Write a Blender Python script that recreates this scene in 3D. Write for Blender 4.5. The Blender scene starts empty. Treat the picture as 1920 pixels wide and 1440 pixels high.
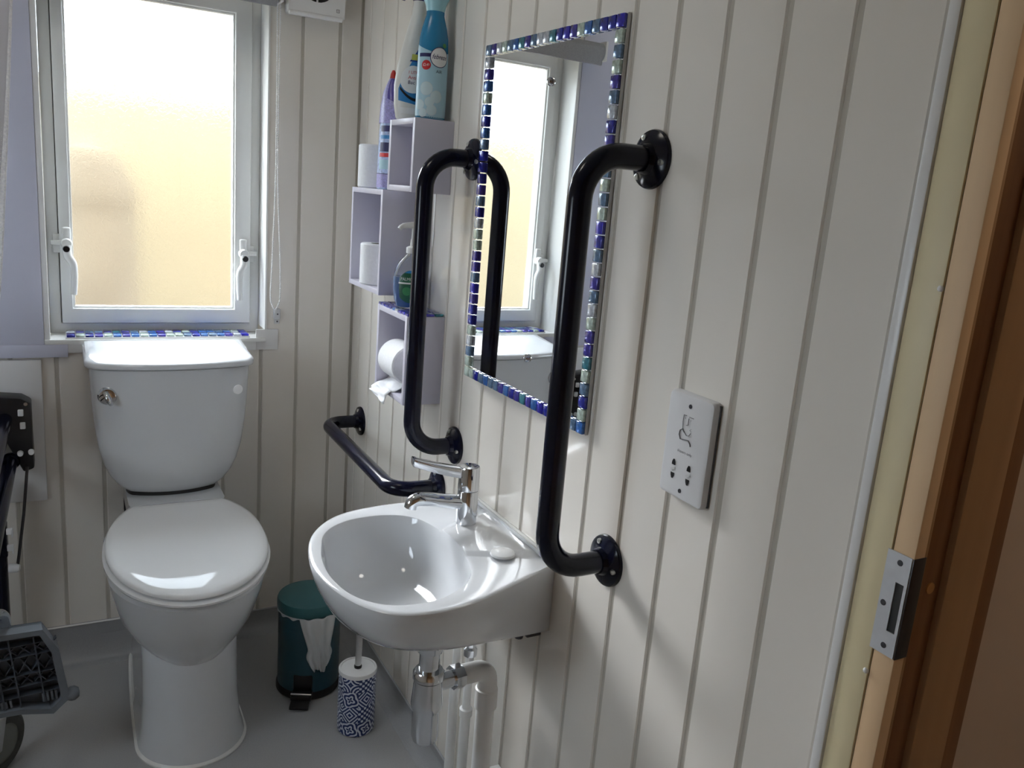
import bpy, bmesh, math, random
from mathutils import Vector, Matrix

S = bpy.context.scene
COL = S.collection
rnd = random.Random(7)
PI = math.pi

# ------------------------------------------------------------------ camera
RIGHT = Vector((0.88049, -0.46776, 0.07973))
FWD = Vector((0.47310, 0.85223, -0.22296))
FWD.normalize()
RIGHT = (RIGHT - FWD * RIGHT.dot(FWD)).normalized()
UP = RIGHT.cross(FWD)
cd = bpy.data.cameras.new('camera')
cam = bpy.data.objects.new('camera', cd)
COL.objects.link(cam)
M3 = Matrix((RIGHT, UP, -FWD)).transposed()
cam.matrix_world = Matrix.Translation((-0.735, 0.0, 1.327)) @ M3.to_4x4()
cd.sensor_fit = 'HORIZONTAL'
cd.sensor_width = 36.0
cd.lens = 36.0 * 1555.0 / 1920.0
cd.clip_start = 0.01
S.camera = cam

# ------------------------------------------------------------------ world, sun, exposure
w = bpy.data.worlds.new('sky')
S.world = w
w.use_nodes = True
nt = w.node_tree
bg = nt.nodes['Background']
# a bright, slightly hazy overcast sky
bg.inputs[0].default_value = (0.78, 0.89, 1.0, 1)
bg.inputs[1].default_value = 8.5
# hazy sun standing high beyond the frosted window
sd = bpy.data.lights.new('sun', 'SUN')
sd.energy = 38.0
sd.angle = math.radians(26)
sd.color = (0.97, 0.98, 1.0)
sun = bpy.data.objects.new('sun', sd)
COL.objects.link(sun)
sun.rotation_euler = Vector((0.245, -1.0, -0.50)).to_track_quat('-Z', 'Y').to_euler()
S.view_settings.view_transform = 'Standard'
S.view_settings.look = 'None'
S.view_settings.gamma = 1.0
S.view_settings.use_curve_mapping = False
S.view_settings.exposure = 0.0

# ------------------------------------------------------------------ materials
def mat(name, col=(0.8, 0.8, 0.8), rough=0.5, metal=0.0, **kw):
    m = bpy.data.materials.new(name)
    m.use_nodes = True
    b = m.node_tree.nodes['Principled BSDF']
    b.inputs['Base Color'].default_value = (*col, 1)
    b.inputs['Roughness'].default_value = rough
    b.inputs['Metallic'].default_value = metal
    for k, v in kw.items():
        b.inputs[k.replace('_', ' ')].default_value = v
    return m

def nodes(m):
    return m.node_tree.nodes, m.node_tree.links, m.node_tree.nodes['Principled BSDF']

def add_noise(m, scale=40.0, amount=0.08, bump=0.0, dist=0.001, stretch=(1, 1, 1), detail=3.0):
    """subtle colour variation and fine relief"""
    N, L, b = nodes(m)
    tc = N.new('ShaderNodeTexCoord')
    mp = N.new('ShaderNodeMapping')
    mp.inputs['Scale'].default_value = stretch
    L.new(tc.outputs['Object'], mp.inputs[0])
    nz = N.new('ShaderNodeTexNoise')
    nz.inputs['Scale'].default_value = scale
    nz.inputs['Detail'].default_value = detail
    L.new(mp.outputs[0], nz.inputs['Vector'])
    if amount:
        c = b.inputs['Base Color'].default_value[:]
        cr = N.new('ShaderNodeValToRGB')
        cr.color_ramp.elements[0].position = 0.3
        cr.color_ramp.elements[1].position = 0.7
        cr.color_ramp.elements[0].color = (*[max(0, x * (1 - amount)) for x in c[:3]], 1)
        cr.color_ramp.elements[1].color = (*[min(1, x * (1 + amount)) for x in c[:3]], 1)
        L.new(nz.outputs[0], cr.inputs[0])
        L.new(cr.outputs[0], b.inputs['Base Color'])
    if bump:
        bp = N.new('ShaderNodeBump')
        bp.inputs['Strength'].default_value = bump
        bp.inputs['Distance'].default_value = dist
        L.new(nz.outputs[0], bp.inputs['Height'])
        L.new(bp.outputs[0], b.inputs['Normal'])
    return m

def wood(name, c1, c2, rough=0.5, scale=26.0):
    m = mat(name, c1, rough)
    N, L, b = nodes(m)
    tc = N.new('ShaderNodeTexCoord')
    mp = N.new('ShaderNodeMapping')
    mp.inputs['Scale'].default_value = (1, 1, 0.035)
    L.new(tc.outputs['Object'], mp.inputs[0])
    nz = N.new('ShaderNodeTexNoise')
    nz.inputs['Scale'].default_value = scale
    nz.inputs['Detail'].default_value = 5
    nz.inputs['Distortion'].default_value = 0.6
    L.new(mp.outputs[0], nz.inputs['Vector'])
    cr = N.new('ShaderNodeValToRGB')
    cr.color_ramp.elements[0].position = 0.32
    cr.color_ramp.elements[1].position = 0.68
    cr.color_ramp.elements[0].color = (*c2, 1)
    cr.color_ramp.elements[1].color = (*c1, 1)
    L.new(nz.outputs[0], cr.inputs[0])
    L.new(cr.outputs[0], b.inputs['Base Color'])
    bp = N.new('ShaderNodeBump')
    bp.inputs['Strength'].default_value = 0.15
    bp.inputs['Distance'].default_value = 0.001
    L.new(nz.outputs[0], bp.inputs['Height'])
    L.new(bp.outputs[0], b.inputs['Normal'])
    return m

M = {}
M['pvc'] = add_noise(mat('white_pvc_panel', (0.80, 0.76, 0.70), 0.13), 3, 0.012, 0.03, 0.002)
M['pvc_core'] = mat('pvc_joint', (0.50, 0.465, 0.405), 0.3)
M['trim'] = add_noise(mat('white_trim', (0.76, 0.755, 0.75), 0.3), 5, 0.015)
M['upvc'] = add_noise(mat('upvc_frame', (0.78, 0.79, 0.78), 0.25), 6, 0.01)
M['sill'] = mat('white_sill', (0.82, 0.82, 0.80), 0.3)
M['gasket'] = mat('black_gasket', (0.02, 0.02, 0.02), 0.6)
M['ceramic'] = add_noise(mat('white_ceramic', (0.67, 0.69, 0.715), 0.06, Coat_Weight=0.5, Coat_Roughness=0.03), 4, 0.01)
M['seat'] = add_noise(mat('white_seat_plastic', (0.90, 0.91, 0.92), 0.045), 4, 0.008)
M['plastic'] = add_noise(mat('white_plastic', (0.80, 0.80, 0.80), 0.3), 8, 0.01)
M['greyplate'] = add_noise(mat('light_grey_plastic', (0.66, 0.66, 0.67), 0.32), 8, 0.01)
M['pipe'] = add_noise(mat('white_pipe_plastic', (0.78, 0.78, 0.77), 0.35), 8, 0.015)
M['silicone'] = add_noise(mat('white_silicone', (0.82, 0.82, 0.80), 0.25), 60, 0.03, 0.2, 0.002)
M['navy'] = mat('navy_enamel', (0.0025, 0.0035, 0.012), 0.16, Specular_IOR_Level=0.28)
M['black'] = add_noise(mat('black_plastic', (0.008, 0.008, 0.010), 0.35), 30, 0.1)
M['chrome'] = mat('chrome', (0.66, 0.68, 0.71), 0.06, 1.0)
M['steel'] = add_noise(mat('brushed_steel', (0.62, 0.62, 0.62), 0.28, 1.0), 90, 0.05, stretch=(1, 1, 0.05))
M['darkmetal'] = mat('dark_metal', (0.10, 0.10, 0.11), 0.35, 1.0)
M['screw'] = mat('zinc_screw', (0.55, 0.55, 0.52), 0.3, 1.0)
M['floor'] = add_noise(mat('grey_vinyl', (0.40, 0.40, 0.405), 0.34), 420, 0.07, 0.05, 0.0004)
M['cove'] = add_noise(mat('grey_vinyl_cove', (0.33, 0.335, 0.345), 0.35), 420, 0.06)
M['mirror'] = mat('mirror_silver', (0.90, 0.91, 0.91), 0.0, 1.0)
M['mdf'] = mat('mirror_backing', (0.60, 0.60, 0.60), 0.5)
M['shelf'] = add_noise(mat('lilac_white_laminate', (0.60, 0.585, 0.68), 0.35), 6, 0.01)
M['paper'] = add_noise(mat('white_tissue', (0.82, 0.83, 0.86), 0.9), 160, 0.03, 0.5, 0.001)
M['core'] = mat('cardboard_core', (0.20, 0.17, 0.14), 0.8)
M['teal'] = add_noise(mat('teal_enamel', (0.008, 0.058, 0.088), 0.32, Coat_Weight=0.25), 20, 0.03)
M['teal_lid'] = add_noise(mat('teal_lid_enamel', (0.025, 0.115, 0.130), 0.42), 20, 0.03)
M['film'] = mat('clear_film', (0.85, 0.88, 0.90), 0.35, Alpha=0.72)
M['wood'] = wood('varnished_brown_wood', (0.30, 0.145, 0.055), (0.16, 0.065, 0.022))
M['wood_tan'] = wood('tan_wood', (0.42, 0.245, 0.12), (0.34, 0.19, 0.09))
M['wood_pale'] = wood('pale_pine', (0.78, 0.56, 0.34), (0.70, 0.48, 0.28))
M['cream'] = add_noise(mat('cream_paint', (0.76, 0.66, 0.42), 0.45), 14, 0.03)
M['plug'] = mat('orange_wood_plug', (0.42, 0.20, 0.06), 0.4)
M['beige'] = add_noise(mat('beige_wall_paint', (0.60, 0.48, 0.38), 0.6), 4, 0.03)
M['ceil'] = add_noise(mat('white_ceiling_paint', (0.72, 0.72, 0.70), 0.6), 8, 0.02)
M['blind'] = add_noise(mat('grey_blind_fabric', (0.34, 0.35, 0.37), 0.8), 300, 0.08)
M['fence'] = add_noise(mat('cream_fence_paint', (0.255, 0.212, 0.140), 0.9, Specular_IOR_Level=0.0), 2, 0.10)
M['grass'] = add_noise(mat('pale_paving', (0.20, 0.18, 0.14), 0.9), 6, 0.1)
M['greyplastic'] = add_noise(mat('slate_grey_plastic', (0.075, 0.088, 0.110), 0.45), 40, 0.06, 0.1, 0.001)
M['greyrim'] = add_noise(mat('slate_grey_rim', (0.17, 0.19, 0.22), 0.4), 40, 0.05)
M['rubber'] = add_noise(mat('grey_rubber', (0.075, 0.078, 0.07), 0.7), 60, 0.1)
M['wheelhub'] = mat('grey_wheel_hub', (0.20, 0.21, 0.19), 0.5)
M['curtain'] = mat('sheer_white_fabric', (0.80, 0.80, 0.86), 0.8, Alpha=0.8)
M['lace'] = add_noise(mat('white_lace_hem', (0.88, 0.88, 0.94), 0.8), 260, 0.12, 0.6, 0.002)
M['print'] = mat('grey_print', (0.12, 0.12, 0.13), 0.5)
M['white_print'] = mat('white_print', (0.85, 0.86, 0.86), 0.5)
M['navy_print'] = mat('navy_print', (0.015, 0.015, 0.10), 0.45)
M['red_print'] = mat('red_print', (0.55, 0.015, 0.02), 0.45)
M['green_print'] = mat('green_print', (0.03, 0.25, 0.06), 0.45)
M['yellow_print'] = mat('yellow_green_print', (0.50, 0.52, 0.10), 0.45)
M['purple'] = mat('purple_plastic', (0.085, 0.065, 0.32), 0.3)
M['lilac'] = add_noise(mat('lilac_plastic', (0.34, 0.32, 0.62), 0.35), 300, 0.25)
M['lilac_label'] = add_noise(mat('lilac_blue_label', (0.42, 0.52, 0.80), 0.35), 120, 0.35)
M['red'] = mat('red_plastic', (0.50, 0.02, 0.02), 0.35)
M['trigger'] = mat('violet_trigger', (0.03, 0.015, 0.14), 0.35)
M['aqua'] = mat('aqua_label', (0.40, 0.62, 0.72), 0.35)
M['aqua_pale'] = mat('pale_aqua_print', (0.58, 0.72, 0.76), 0.4)
M['aqua_cap'] = mat('pale_aqua_plastic', (0.36, 0.66, 0.74), 0.3)
M['azure'] = mat('azure_bottle', (0.025, 0.26, 0.50), 0.25, Transmission_Weight=0.25)
M['bottle_white'] = mat('white_bottle', (0.76, 0.76, 0.73), 0.35)
M['blue_label'] = mat('blue_label', (0.03, 0.22, 0.52), 0.35)
M['blue_dark_label'] = mat('dark_blue_label', (0.015, 0.06, 0.30), 0.35)
M['soap'] = mat('blue_liquid_soap', (0.01, 0.16, 0.52), 0.06, Transmission_Weight=0.35)
M['clear'] = mat('clear_plastic', (0.92, 0.95, 0.97), 0.05, Transmission_Weight=0.9, IOR=1.2)
M['soap_label'] = mat('green_label', (0.015, 0.11, 0.06), 0.35)
M['soap_leaf'] = mat('leaf_print', (0.05, 0.26, 0.10), 0.4)
M['ornament'] = add_noise(mat('white_glazed_ornament', (0.74, 0.76, 0.78), 0.3), 60, 0.08)
M['wtank'] = add_noise(mat('weathered_grey_plastic', (0.175, 0.148, 0.112), 0.9, Specular_IOR_Level=0.0), 5, 0.1)
M['strike'] = add_noise(mat('zinc_plate', (0.62, 0.63, 0.66), 0.42, 0.35), 60, 0.04)
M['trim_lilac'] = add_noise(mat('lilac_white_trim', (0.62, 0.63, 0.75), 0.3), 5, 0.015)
M['lamp'] = mat('fill_diffuser', (0.9, 0.9, 0.88), 0.5, Emission_Strength=7.5, Emission_Color=(1.0, 0.94, 0.84, 1))  # glow of the added washroom fill lamp
M['hall_fill'] = mat('hall_fill_diffuser', (0.9, 0.9, 0.88), 0.5, Emission_Strength=16.0, Emission_Color=(1.0, 0.88, 0.72, 1))  # glow of the added hall fill lamp

# frosted glass: rough refraction with rippled relief
def frosted():
    m = bpy.data.materials.new('frosted_glass')
    m.use_nodes = True
    N, L = m.node_tree.nodes, m.node_tree.links
    N.clear()
    out = N.new('ShaderNodeOutputMaterial')
    rf = N.new('ShaderNodeBsdfRefraction')
    rf.distribution = 'BECKMANN'
    rf.inputs['Roughness'].default_value = 0.44
    rf.inputs['IOR'].default_value = 1.2
    rf.inputs['Color'].default_value = (0.97, 0.98, 0.97, 1)
    gl = N.new('ShaderNodeBsdfGlossy')
    gl.inputs['Roughness'].default_value = 0.25
    mx = N.new('ShaderNodeMixShader')
    mx.inputs[0].default_value = 0.04
    L.new(rf.outputs[0], mx.inputs[1])
    L.new(gl.outputs[0], mx.inputs[2])
    tc = N.new('ShaderNodeTexCoord')
    nz = N.new('ShaderNodeTexNoise')
    nz.inputs['Scale'].default_value = 130
    nz.inputs['Detail'].default_value = 2
    nz.inputs['Distortion'].default_value = 1.2
    L.new(tc.outputs['Object'], nz.inputs['Vector'])
    bp = N.new('ShaderNodeBump')
    bp.inputs['Strength'].default_value = 1.0
    bp.inputs['Distance'].default_value = 0.002
    L.new(nz.outputs[0], bp.inputs['Height'])
    L.new(bp.outputs[0], rf.inputs['Normal'])
    L.new(bp.outputs[0], gl.inputs['Normal'])
    tp_ = N.new('ShaderNodeBsdfTransparent')
    m2 = N.new('ShaderNodeMixShader')
    m2.inputs[0].default_value = 0.14
    L.new(mx.outputs[0], m2.inputs[1])
    L.new(tp_.outputs[0], m2.inputs[2])
    L.new(m2.outputs[0], out.inputs[0])
    c = bpy.data.materials.new('clear_glass_face')
    c.use_nodes = True
    N, L = c.node_tree.nodes, c.node_tree.links
    N.clear()
    out = N.new('ShaderNodeOutputMaterial')
    tr = N.new('ShaderNodeBsdfTransparent')
    L.new(tr.outputs[0], out.inputs[0])
    return m, c
M['frost'], M['clearface'] = frosted()

def glass_tile(name, col, rough=0.12):
    m = mat(name, col, rough, 0.25, Coat_Weight=0.7, Coat_Roughness=0.05)
    return add_noise(m, 130, 0.35, 0.5, 0.002)
TILES = [glass_tile('cobalt_glass', (0.012, 0.018, 0.28)),
         glass_tile('violet_glass', (0.045, 0.035, 0.30)),
         glass_tile('mid_blue_glass', (0.03, 0.13, 0.42)),
         glass_tile('steel_blue_glass', (0.10, 0.18, 0.30)),
         glass_tile('pale_green_glass', (0.46, 0.56, 0.50)),
         glass_tile('silver_glass', (0.50, 0.54, 0.60)),
         glass_tile('ultramarine_glass', (0.02, 0.015, 0.40)),
         glass_tile('teal_glass', (0.04, 0.20, 0.26)),
         glass_tile('pink_glass', (0.50, 0.12, 0.32))]
TW = [4, 4, 3, 5, 5, 6, 2.5, 2, 0.6]

# ------------------------------------------------------------------ mesh helpers
class MB:
    def __init__(s):
        s.v = []; s.f = []; s.mi = []
    def quad(s, *idx):
        s.f.append(tuple(idx)); s.mi.append(0)
    def face(s, idx, mi=0):
        s.f.append(tuple(idx)); s.mi.append(mi)
    def box(s, x0, x1, y0, y1, z0, z1):
        b = len(s.v)
        s.v += [(x0, y0, z0), (x1, y0, z0), (x1, y1, z0), (x0, y1, z0), (x0, y0, z1), (x1, y0, z1), (x1, y1, z1), (x0, y1, z1)]
        for q in ((0, 3, 2, 1), (4, 5, 6, 7), (0, 1, 5, 4), (1, 2, 6, 5), (2, 3, 7, 6), (3, 0, 4, 7)):
            s.face([b + i for i in q])
        return s
    def obox(s, c, ax, ay, az, hx, hy, hz):
        """box about c with axes ax, ay, az and half sizes"""
        b = len(s.v)
        c = Vector(c); ax = Vector(ax).normalized(); ay = Vector(ay).normalized(); az = Vector(az).normalized()
        for k in (-1, 1):
            for (i, j) in ((-1, -1), (1, -1), (1, 1), (-1, 1)):
                s.v.append(tuple(c + ax * hx * i + ay * hy * j + az * hz * k))
        for q in ((0, 3, 2, 1), (4, 5, 6, 7), (0, 1, 5, 4), (1, 2, 6, 5), (2, 3, 7, 6), (3, 0, 4, 7)):
            s.face([b + i for i in q])
        return s
    def rings(s, rs, cap0=True, cap1=True, closed=True):
        """loft a list of rings (equal length)"""
        b = len(s.v); n = len(rs[0])
        for r in rs:
            s.v += [tuple(p) for p in r]
        m = n if closed else n - 1
        for i in range(len(rs) - 1):
            for j in range(m):
                s.face([b + i * n + j, b + i * n + (j + 1) % n, b + (i + 1) * n + (j + 1) % n, b + (i + 1) * n + j])
        if cap0: s.face([b + j for j in reversed(range(n))])
        if cap1: s.face([b + (len(rs) - 1) * n + j for j in range(n)])
        return s
    def lathe(s, prof, c=(0, 0, 0), axis=(0, 0, 1), seg=32, cap0=True, cap1=True, sy=1.0):
        az = Vector(axis).normalized()
        ax = az.cross(Vector((0, 0, 1)))
        if ax.length < 1e-4: ax = Vector((1, 0, 0))
        ax.normalize(); ay = az.cross(ax)
        c = Vector(c)
        rs = []
        for r, h in prof:
            rs.append([c + az * h + ax * r * math.cos(2 * PI * k / seg) + ay * r * sy * math.sin(2 * PI * k / seg) for k in range(seg)])
        return s.rings(rs, cap0, cap1)
    def tube(s, pts, r, seg=16, caps=True):
        pts = [Vector(p) for p in pts]
        rs = []
        t0 = (pts[1] - pts[0]).normalized()
        nrm = t0.cross(Vector((0.123, 0.456, 0.88))).normalized()
        for i, p in enumerate(pts):
            if i == 0: t = (pts[1] - pts[0]).normalized()
            elif i == len(pts) - 1: t = (pts[-1] - pts[-2]).normalized()
            else: t = ((pts[i + 1] - p).normalized() + (p - pts[i - 1]).normalized()).normalized()
            nrm = (nrm - t * nrm.dot(t)).normalized()
            bn = t.cross(nrm)
            rr = r[i] if isinstance(r, (list, tuple)) else r
            rs.append([p + nrm * rr * math.cos(2 * PI * k / seg) + bn * rr * math.sin(2 * PI * k / seg) for k in range(seg)])
        return s.rings(rs, caps, caps)
    def ball(s, c, r, seg=10, n=6, sc=(1, 1, 1)):
        rs = []
        for i in range(1, n):
            a = PI * i / n
            rs.append([(c[0] + sc[0] * r * math.sin(a) * math.cos(2 * PI * k / seg), c[1] + sc[1] * r * math.sin(a) * math.sin(2 * PI * k / seg), c[2] - sc[2] * r * math.cos(a)) for k in range(seg)])
        return s.rings(rs)
    def build(s, name, m, parent=None, bevel=0.0, bseg=2, smooth=35, sub=0, flip=False):
        off = Vector((0, 0, 0))
        if parent is not None: off = WORLD[parent.name]
        me = bpy.data.meshes.new(name)
        if parent is None:
            # a top-level mesh has its origin at its base
            xs = [p[0] for p in s.v]; ys = [p[1] for p in s.v]; zs = [p[2] for p in s.v]
            off = Vector(((min(xs) + max(xs)) / 2, (min(ys) + max(ys)) / 2, min(zs)))
        me.from_pydata([(p[0] - off[0], p[1] - off[1], p[2] - off[2]) for p in s.v], [], s.f)
        ms = m if isinstance(m, (list, tuple)) else [m]
        for q in ms: me.materials.append(q)
        for p, k in zip(me.polygons, s.mi): p.material_index = k
        bm = bmesh.new(); bm.from_mesh(me)
        bmesh.ops.remove_doubles(bm, verts=bm.verts, dist=1e-6)
        bmesh.ops.recalc_face_normals(bm, faces=bm.faces)
        if bevel:
            es = [e for e in bm.edges if len(e.link_faces) == 2 and e.calc_face_angle(0) > math.radians(30)]
            bmesh.ops.bevel(bm, geom=es, offset=bevel, segments=bseg, profile=0.5, affect='EDGES', clamp_overlap=True)
        if smooth:
            for f in bm.faces: f.smooth = True
            for e in bm.edges:
                if len(e.link_faces) == 2 and e.calc_face_angle(0) > math.radians(smooth): e.smooth = False
        bm.to_mesh(me); bm.free()
        o = bpy.data.objects.new(name, me)
        COL.objects.link(o)
        if parent is not None:
            o.parent = parent
            WORLD[o.name] = off
        else:
            o.location = off
            WORLD[o.name] = off.copy()
        if sub:
            md = o.modifiers.new('sub', 'SUBSURF'); md.levels = sub; md.render_levels = sub
        return o
WORLD = {}

def tag(o, label=None, cat=None, group=None, kind=None):
    if label: o['label'] = label
    if cat: o['category'] = cat
    if group: o['group'] = group
    if kind: o['kind'] = kind
    return o
def thing(name, loc, label=None, cat=None, group=None, kind=None):
    o = bpy.data.objects.new(name, None)
    o.empty_display_size = 0.05
    COL.objects.link(o)
    o.location = loc
    WORLD[o.name] = Vector(loc)
    return tag(o, label, cat, group, kind)
def struct(name, mb, m, parent=None, **kw):
    o = mb.build(name, m, parent, **kw)
    if parent is None: o['kind'] = 'structure'
    return o
def share(src, name, parent, loc, m=None):
    """a piece that shares the mesh of src, placed at world loc"""
    o = bpy.data.objects.new(name, src)
    COL.objects.link(o)
    o.parent = parent
    o.location = Vector(loc) - WORLD[parent.name]
    WORLD[o.name] = Vector(loc)
    if m is not None:
        o.material_slots[0].link = 'OBJECT'
        o.material_slots[0].material = m
    return o
def unit_mesh(mb, name, m, bevel=0.0, bseg=1):
    me = bpy.data.meshes.new(name)
    me.from_pydata(mb.v, [], mb.f)
    me.materials.append(m)
    bm = bmesh.new(); bm.from_mesh(me)
    bmesh.ops.recalc_face_normals(bm, faces=bm.faces)
    if bevel:
        bmesh.ops.bevel(bm, geom=list(bm.edges), offset=bevel, segments=bseg, profile=0.5, affect='EDGES')
    for f in bm.faces: f.smooth = True
    for e in bm.edges:
        if len(e.link_faces) == 2 and e.calc_face_angle(0) > math.radians(25): e.smooth = False
    bm.to_mesh(me); bm.free()
    return me
def catmull(P, n=8, closed=False):
    P = [Vector(p) for p in P]; out = []
    m = len(P)
    for i in range(m if closed else m - 1):
        if closed: a, b, c, d = P[(i - 1) % m], P[i], P[(i + 1) % m], P[(i + 2) % m]
        else: a, b, c, d = P[max(i - 1, 0)], P[i], P[i + 1], P[min(i + 2, m - 1)]
        for k in range(n):
            t = k / n
            out.append(0.5 * ((2 * b) + (c - a) * t + (2 * a - 5 * b + 4 * c - d) * t * t + (3 * b - a - 3 * c + d) * t ** 3))
    if not closed: out.append(P[-1])
    return out
def arc_path(P, rad, n=8):
    """polyline with rounded corners of radius rad"""
    P = [Vector(p) for p in P]; out = [P[0]]
    for i in range(1, len(P) - 1):
        a = (P[i - 1] - P[i]).normalized(); b = (P[i + 1] - P[i]).normalized()
        ang = a.angle(b); d = rad / math.tan(ang / 2)
        s_, e_ = P[i] + a * d, P[i] + b * d
        c = P[i] + (a + b).normalized() * (rad / math.sin(ang / 2))
        u = (s_ - c); v = (e_ - c); th = u.angle(v)
        for k in range(n + 1):
            t = k / n
            out.append(c + (u * math.sin((1 - t) * th) + v * math.sin(t * th)) / math.sin(th))
    out.append(P[-1])
    return out
def text_mesh(txt, size, fn, name, m, parent, align='CENTER', sx=1.0):
    """flat lettering laid on a surface: fn(u, v) -> world point"""
    cu = bpy.data.curves.new('tmp', 'FONT')
    cu.body = txt; cu.size = size; cu.align_x = align; cu.align_y = 'CENTER'; cu.resolution_u = 3
    t = bpy.data.objects.new('tmp', cu)
    COL.objects.link(t)
    dg = bpy.context.evaluated_depsgraph_get()
    me = bpy.data.meshes.new_from_object(t.evaluated_get(dg))
    mb = MB()
    mb.v = [tuple(fn(v.co.x * sx, v.co.y)) for v in me.vertices]
    for p in me.polygons: mb.face(list(p.vertices))
    bpy.data.objects.remove(t); bpy.data.curves.remove(cu); bpy.data.meshes.remove(me)
    return mb.build(name, m, parent, smooth=0)

# ------------------------------------------------------------------ the room
YB = 2.304            # back wall
XL = -1.62            # left wall
YF = -0.75            # wall behind the camera
H = 2.25
PITCH = 0.0991
PT = 0.0024            # how far panels stand in front of their joints

struct('floor', MB().box(XL - 0.1, 1.3, YF - 0.1, YB + 0.1, -0.05, 0.0), M['floor'], smooth=0)
struct('ceiling', MB().box(XL - 0.1, 1.3, YF - 0.1, YB + 0.12, H, H + 0.06), M['ceil'], smooth=0)

def panel_mesh(width, z0, z1, axis):
    """one cladding board: flat face, two chamfered edges; face at 0, back at PT"""
    g, c = 0.0040, 0.0022
    a = -width / 2 + g; b = width / 2 - g
    prof = [(a, PT), (a, 0.0022), (a + c, 0.0), (b - c, 0.0), (b, 0.0022), (b, PT)]
    mb = MB()
    rs = []
    for z in (z0, z1):
        rs.append([((d, s_, z) if axis == 'Y' else (s_, d, z)) for (s_, d) in prof])
    mb.rings(rs)
    return mb

# right wall: joints every PITCH from y = 0.652
wr = struct('wall_right', MB().box(PT, 0.10, 0.55, YB, 0, H), M['pvc_core'], smooth=0)
full = unit_mesh(panel_mesh(PITCH, 0.0, H, 'Y'), 'cladding_panel', M['pvc'])
y = 0.652
while y + PITCH / 2 < YB + 0.04:
    yc = y + PITCH / 2
    if y + PITCH <= YB + 0.01:
        share(full, 'panel', wr, (0, yc, 0))
    else:
        ww = YB - y
        share(unit_mesh(panel_mesh(ww, 0, H, 'Y'), 'cladding_panel_cut', M['pvc']), 'panel', wr, (0, y + ww / 2, 0))
    y += PITCH
share(unit_mesh(panel_mesh(0.652 - 0.546, 0, H, 'Y'), 'cladding_panel_end', M['pvc']), 'panel', wr, (0, (0.652 + 0.546) / 2, 0))
# back wall with the window opening
WX0, WX1, WZ0, WZ1 = -0.766, -0.249, 0.887, 1.80
bw = MB()
bw.box(XL - 0.1, WX0 - 0.011, YB + PT, YB + 0.12, 0, H)
bw.box(WX1 + 0.004, 0.10, YB + PT, YB + 0.12, 0, H)
bw.box(WX0 - 0.011, WX1 + 0.004, YB + PT, YB + 0.12, 0, WZ0 - 0.011)
bw.box(WX0 - 0.011, WX1 + 0.004, YB + PT, YB + 0.12, WZ1 + 0.001, H)
wb = struct('wall_back', bw, M['pvc_core'], smooth=0)
x = -0.060
def back_panel(xa, xb, z0, z1):
    share(unit_mesh(panel_mesh(xb - xa, z0, z1, 'X'), 'cladding_board', M['pvc']), 'panel', wb, ((xa + xb) / 2, YB, 0))
back_panel(-0.060, 0.0, 0, H)
while x > XL:
    xa = max(x - PITCH, XL)
    if xa >= WX1 or x <= WX0:
        back_panel(xa, x, 0, H)
    else:
        back_panel(xa, x, 0, WZ0 - 0.012)
        back_panel(xa, x, WZ1, H)
        if xa < WX0 < x: back_panel(xa, WX0, WZ0 - 0.012, WZ1)
        if xa < WX1 < x: back_panel(WX1, x, WZ0 - 0.012, WZ1)
    x -= PITCH

LY0, LY1, LZ0, LZ1 = 0.95, 1.50, 0.90, 1.45      # the second window, in the left wall
struct('wall_left', MB().box(XL - 0.1, XL, YF, LY0, 0, H).box(XL - 0.1, XL, LY1, YB + 0.1, 0, H).box(XL - 0.1, XL, LY0, LY1, 0, LZ0).box(XL - 0.1, XL, LY0, LY1, LZ1, H), M['pvc'], smooth=0)
w2 = thing('window_2', (XL - 0.05, (LY0 + LY1) / 2, LZ0), kind='structure')
for (y0, y1, z0, z1) in ((LY0, LY0 + 0.05, LZ0, LZ1), (LY1 - 0.05, LY1, LZ0, LZ1), (LY0 + 0.05, LY1 - 0.05, LZ0, LZ0 + 0.05), (LY0 + 0.05, LY1 - 0.05, LZ1 - 0.05, LZ1)):
    MB().box(XL - 0.09, XL - 0.03, y0, y1, z0, z1).build('frame', M['upvc'], w2, bevel=0.003)
MB().box(XL - 0.064, XL - 0.060, LY0 + 0.05, LY1 - 0.05, LZ0 + 0.05, LZ1 - 0.05).build('pane', M['clearface'], w2, smooth=0)
struct('wall_front', MB().box(XL, 1.2, YF - 0.1, YF, 0, H), M['wood_tan'], smooth=0)
struct('wall_hall', MB().box(1.2, 1.3, YF - 0.1, YB + 0.1, 0, H), M['beige'], smooth=0)
struct('wall_door_side', MB().box(0.0, 0.10, YF, -0.36, 0, H).box(0.0, 0.10, -0.36, 0.55, 2.04, H), M['pvc'], smooth=0)
struct('wall_hall_back', MB().box(0.10, 1.2, YB - 0.01, YB + 0.1, 0, H), M['beige'], smooth=0)

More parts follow.
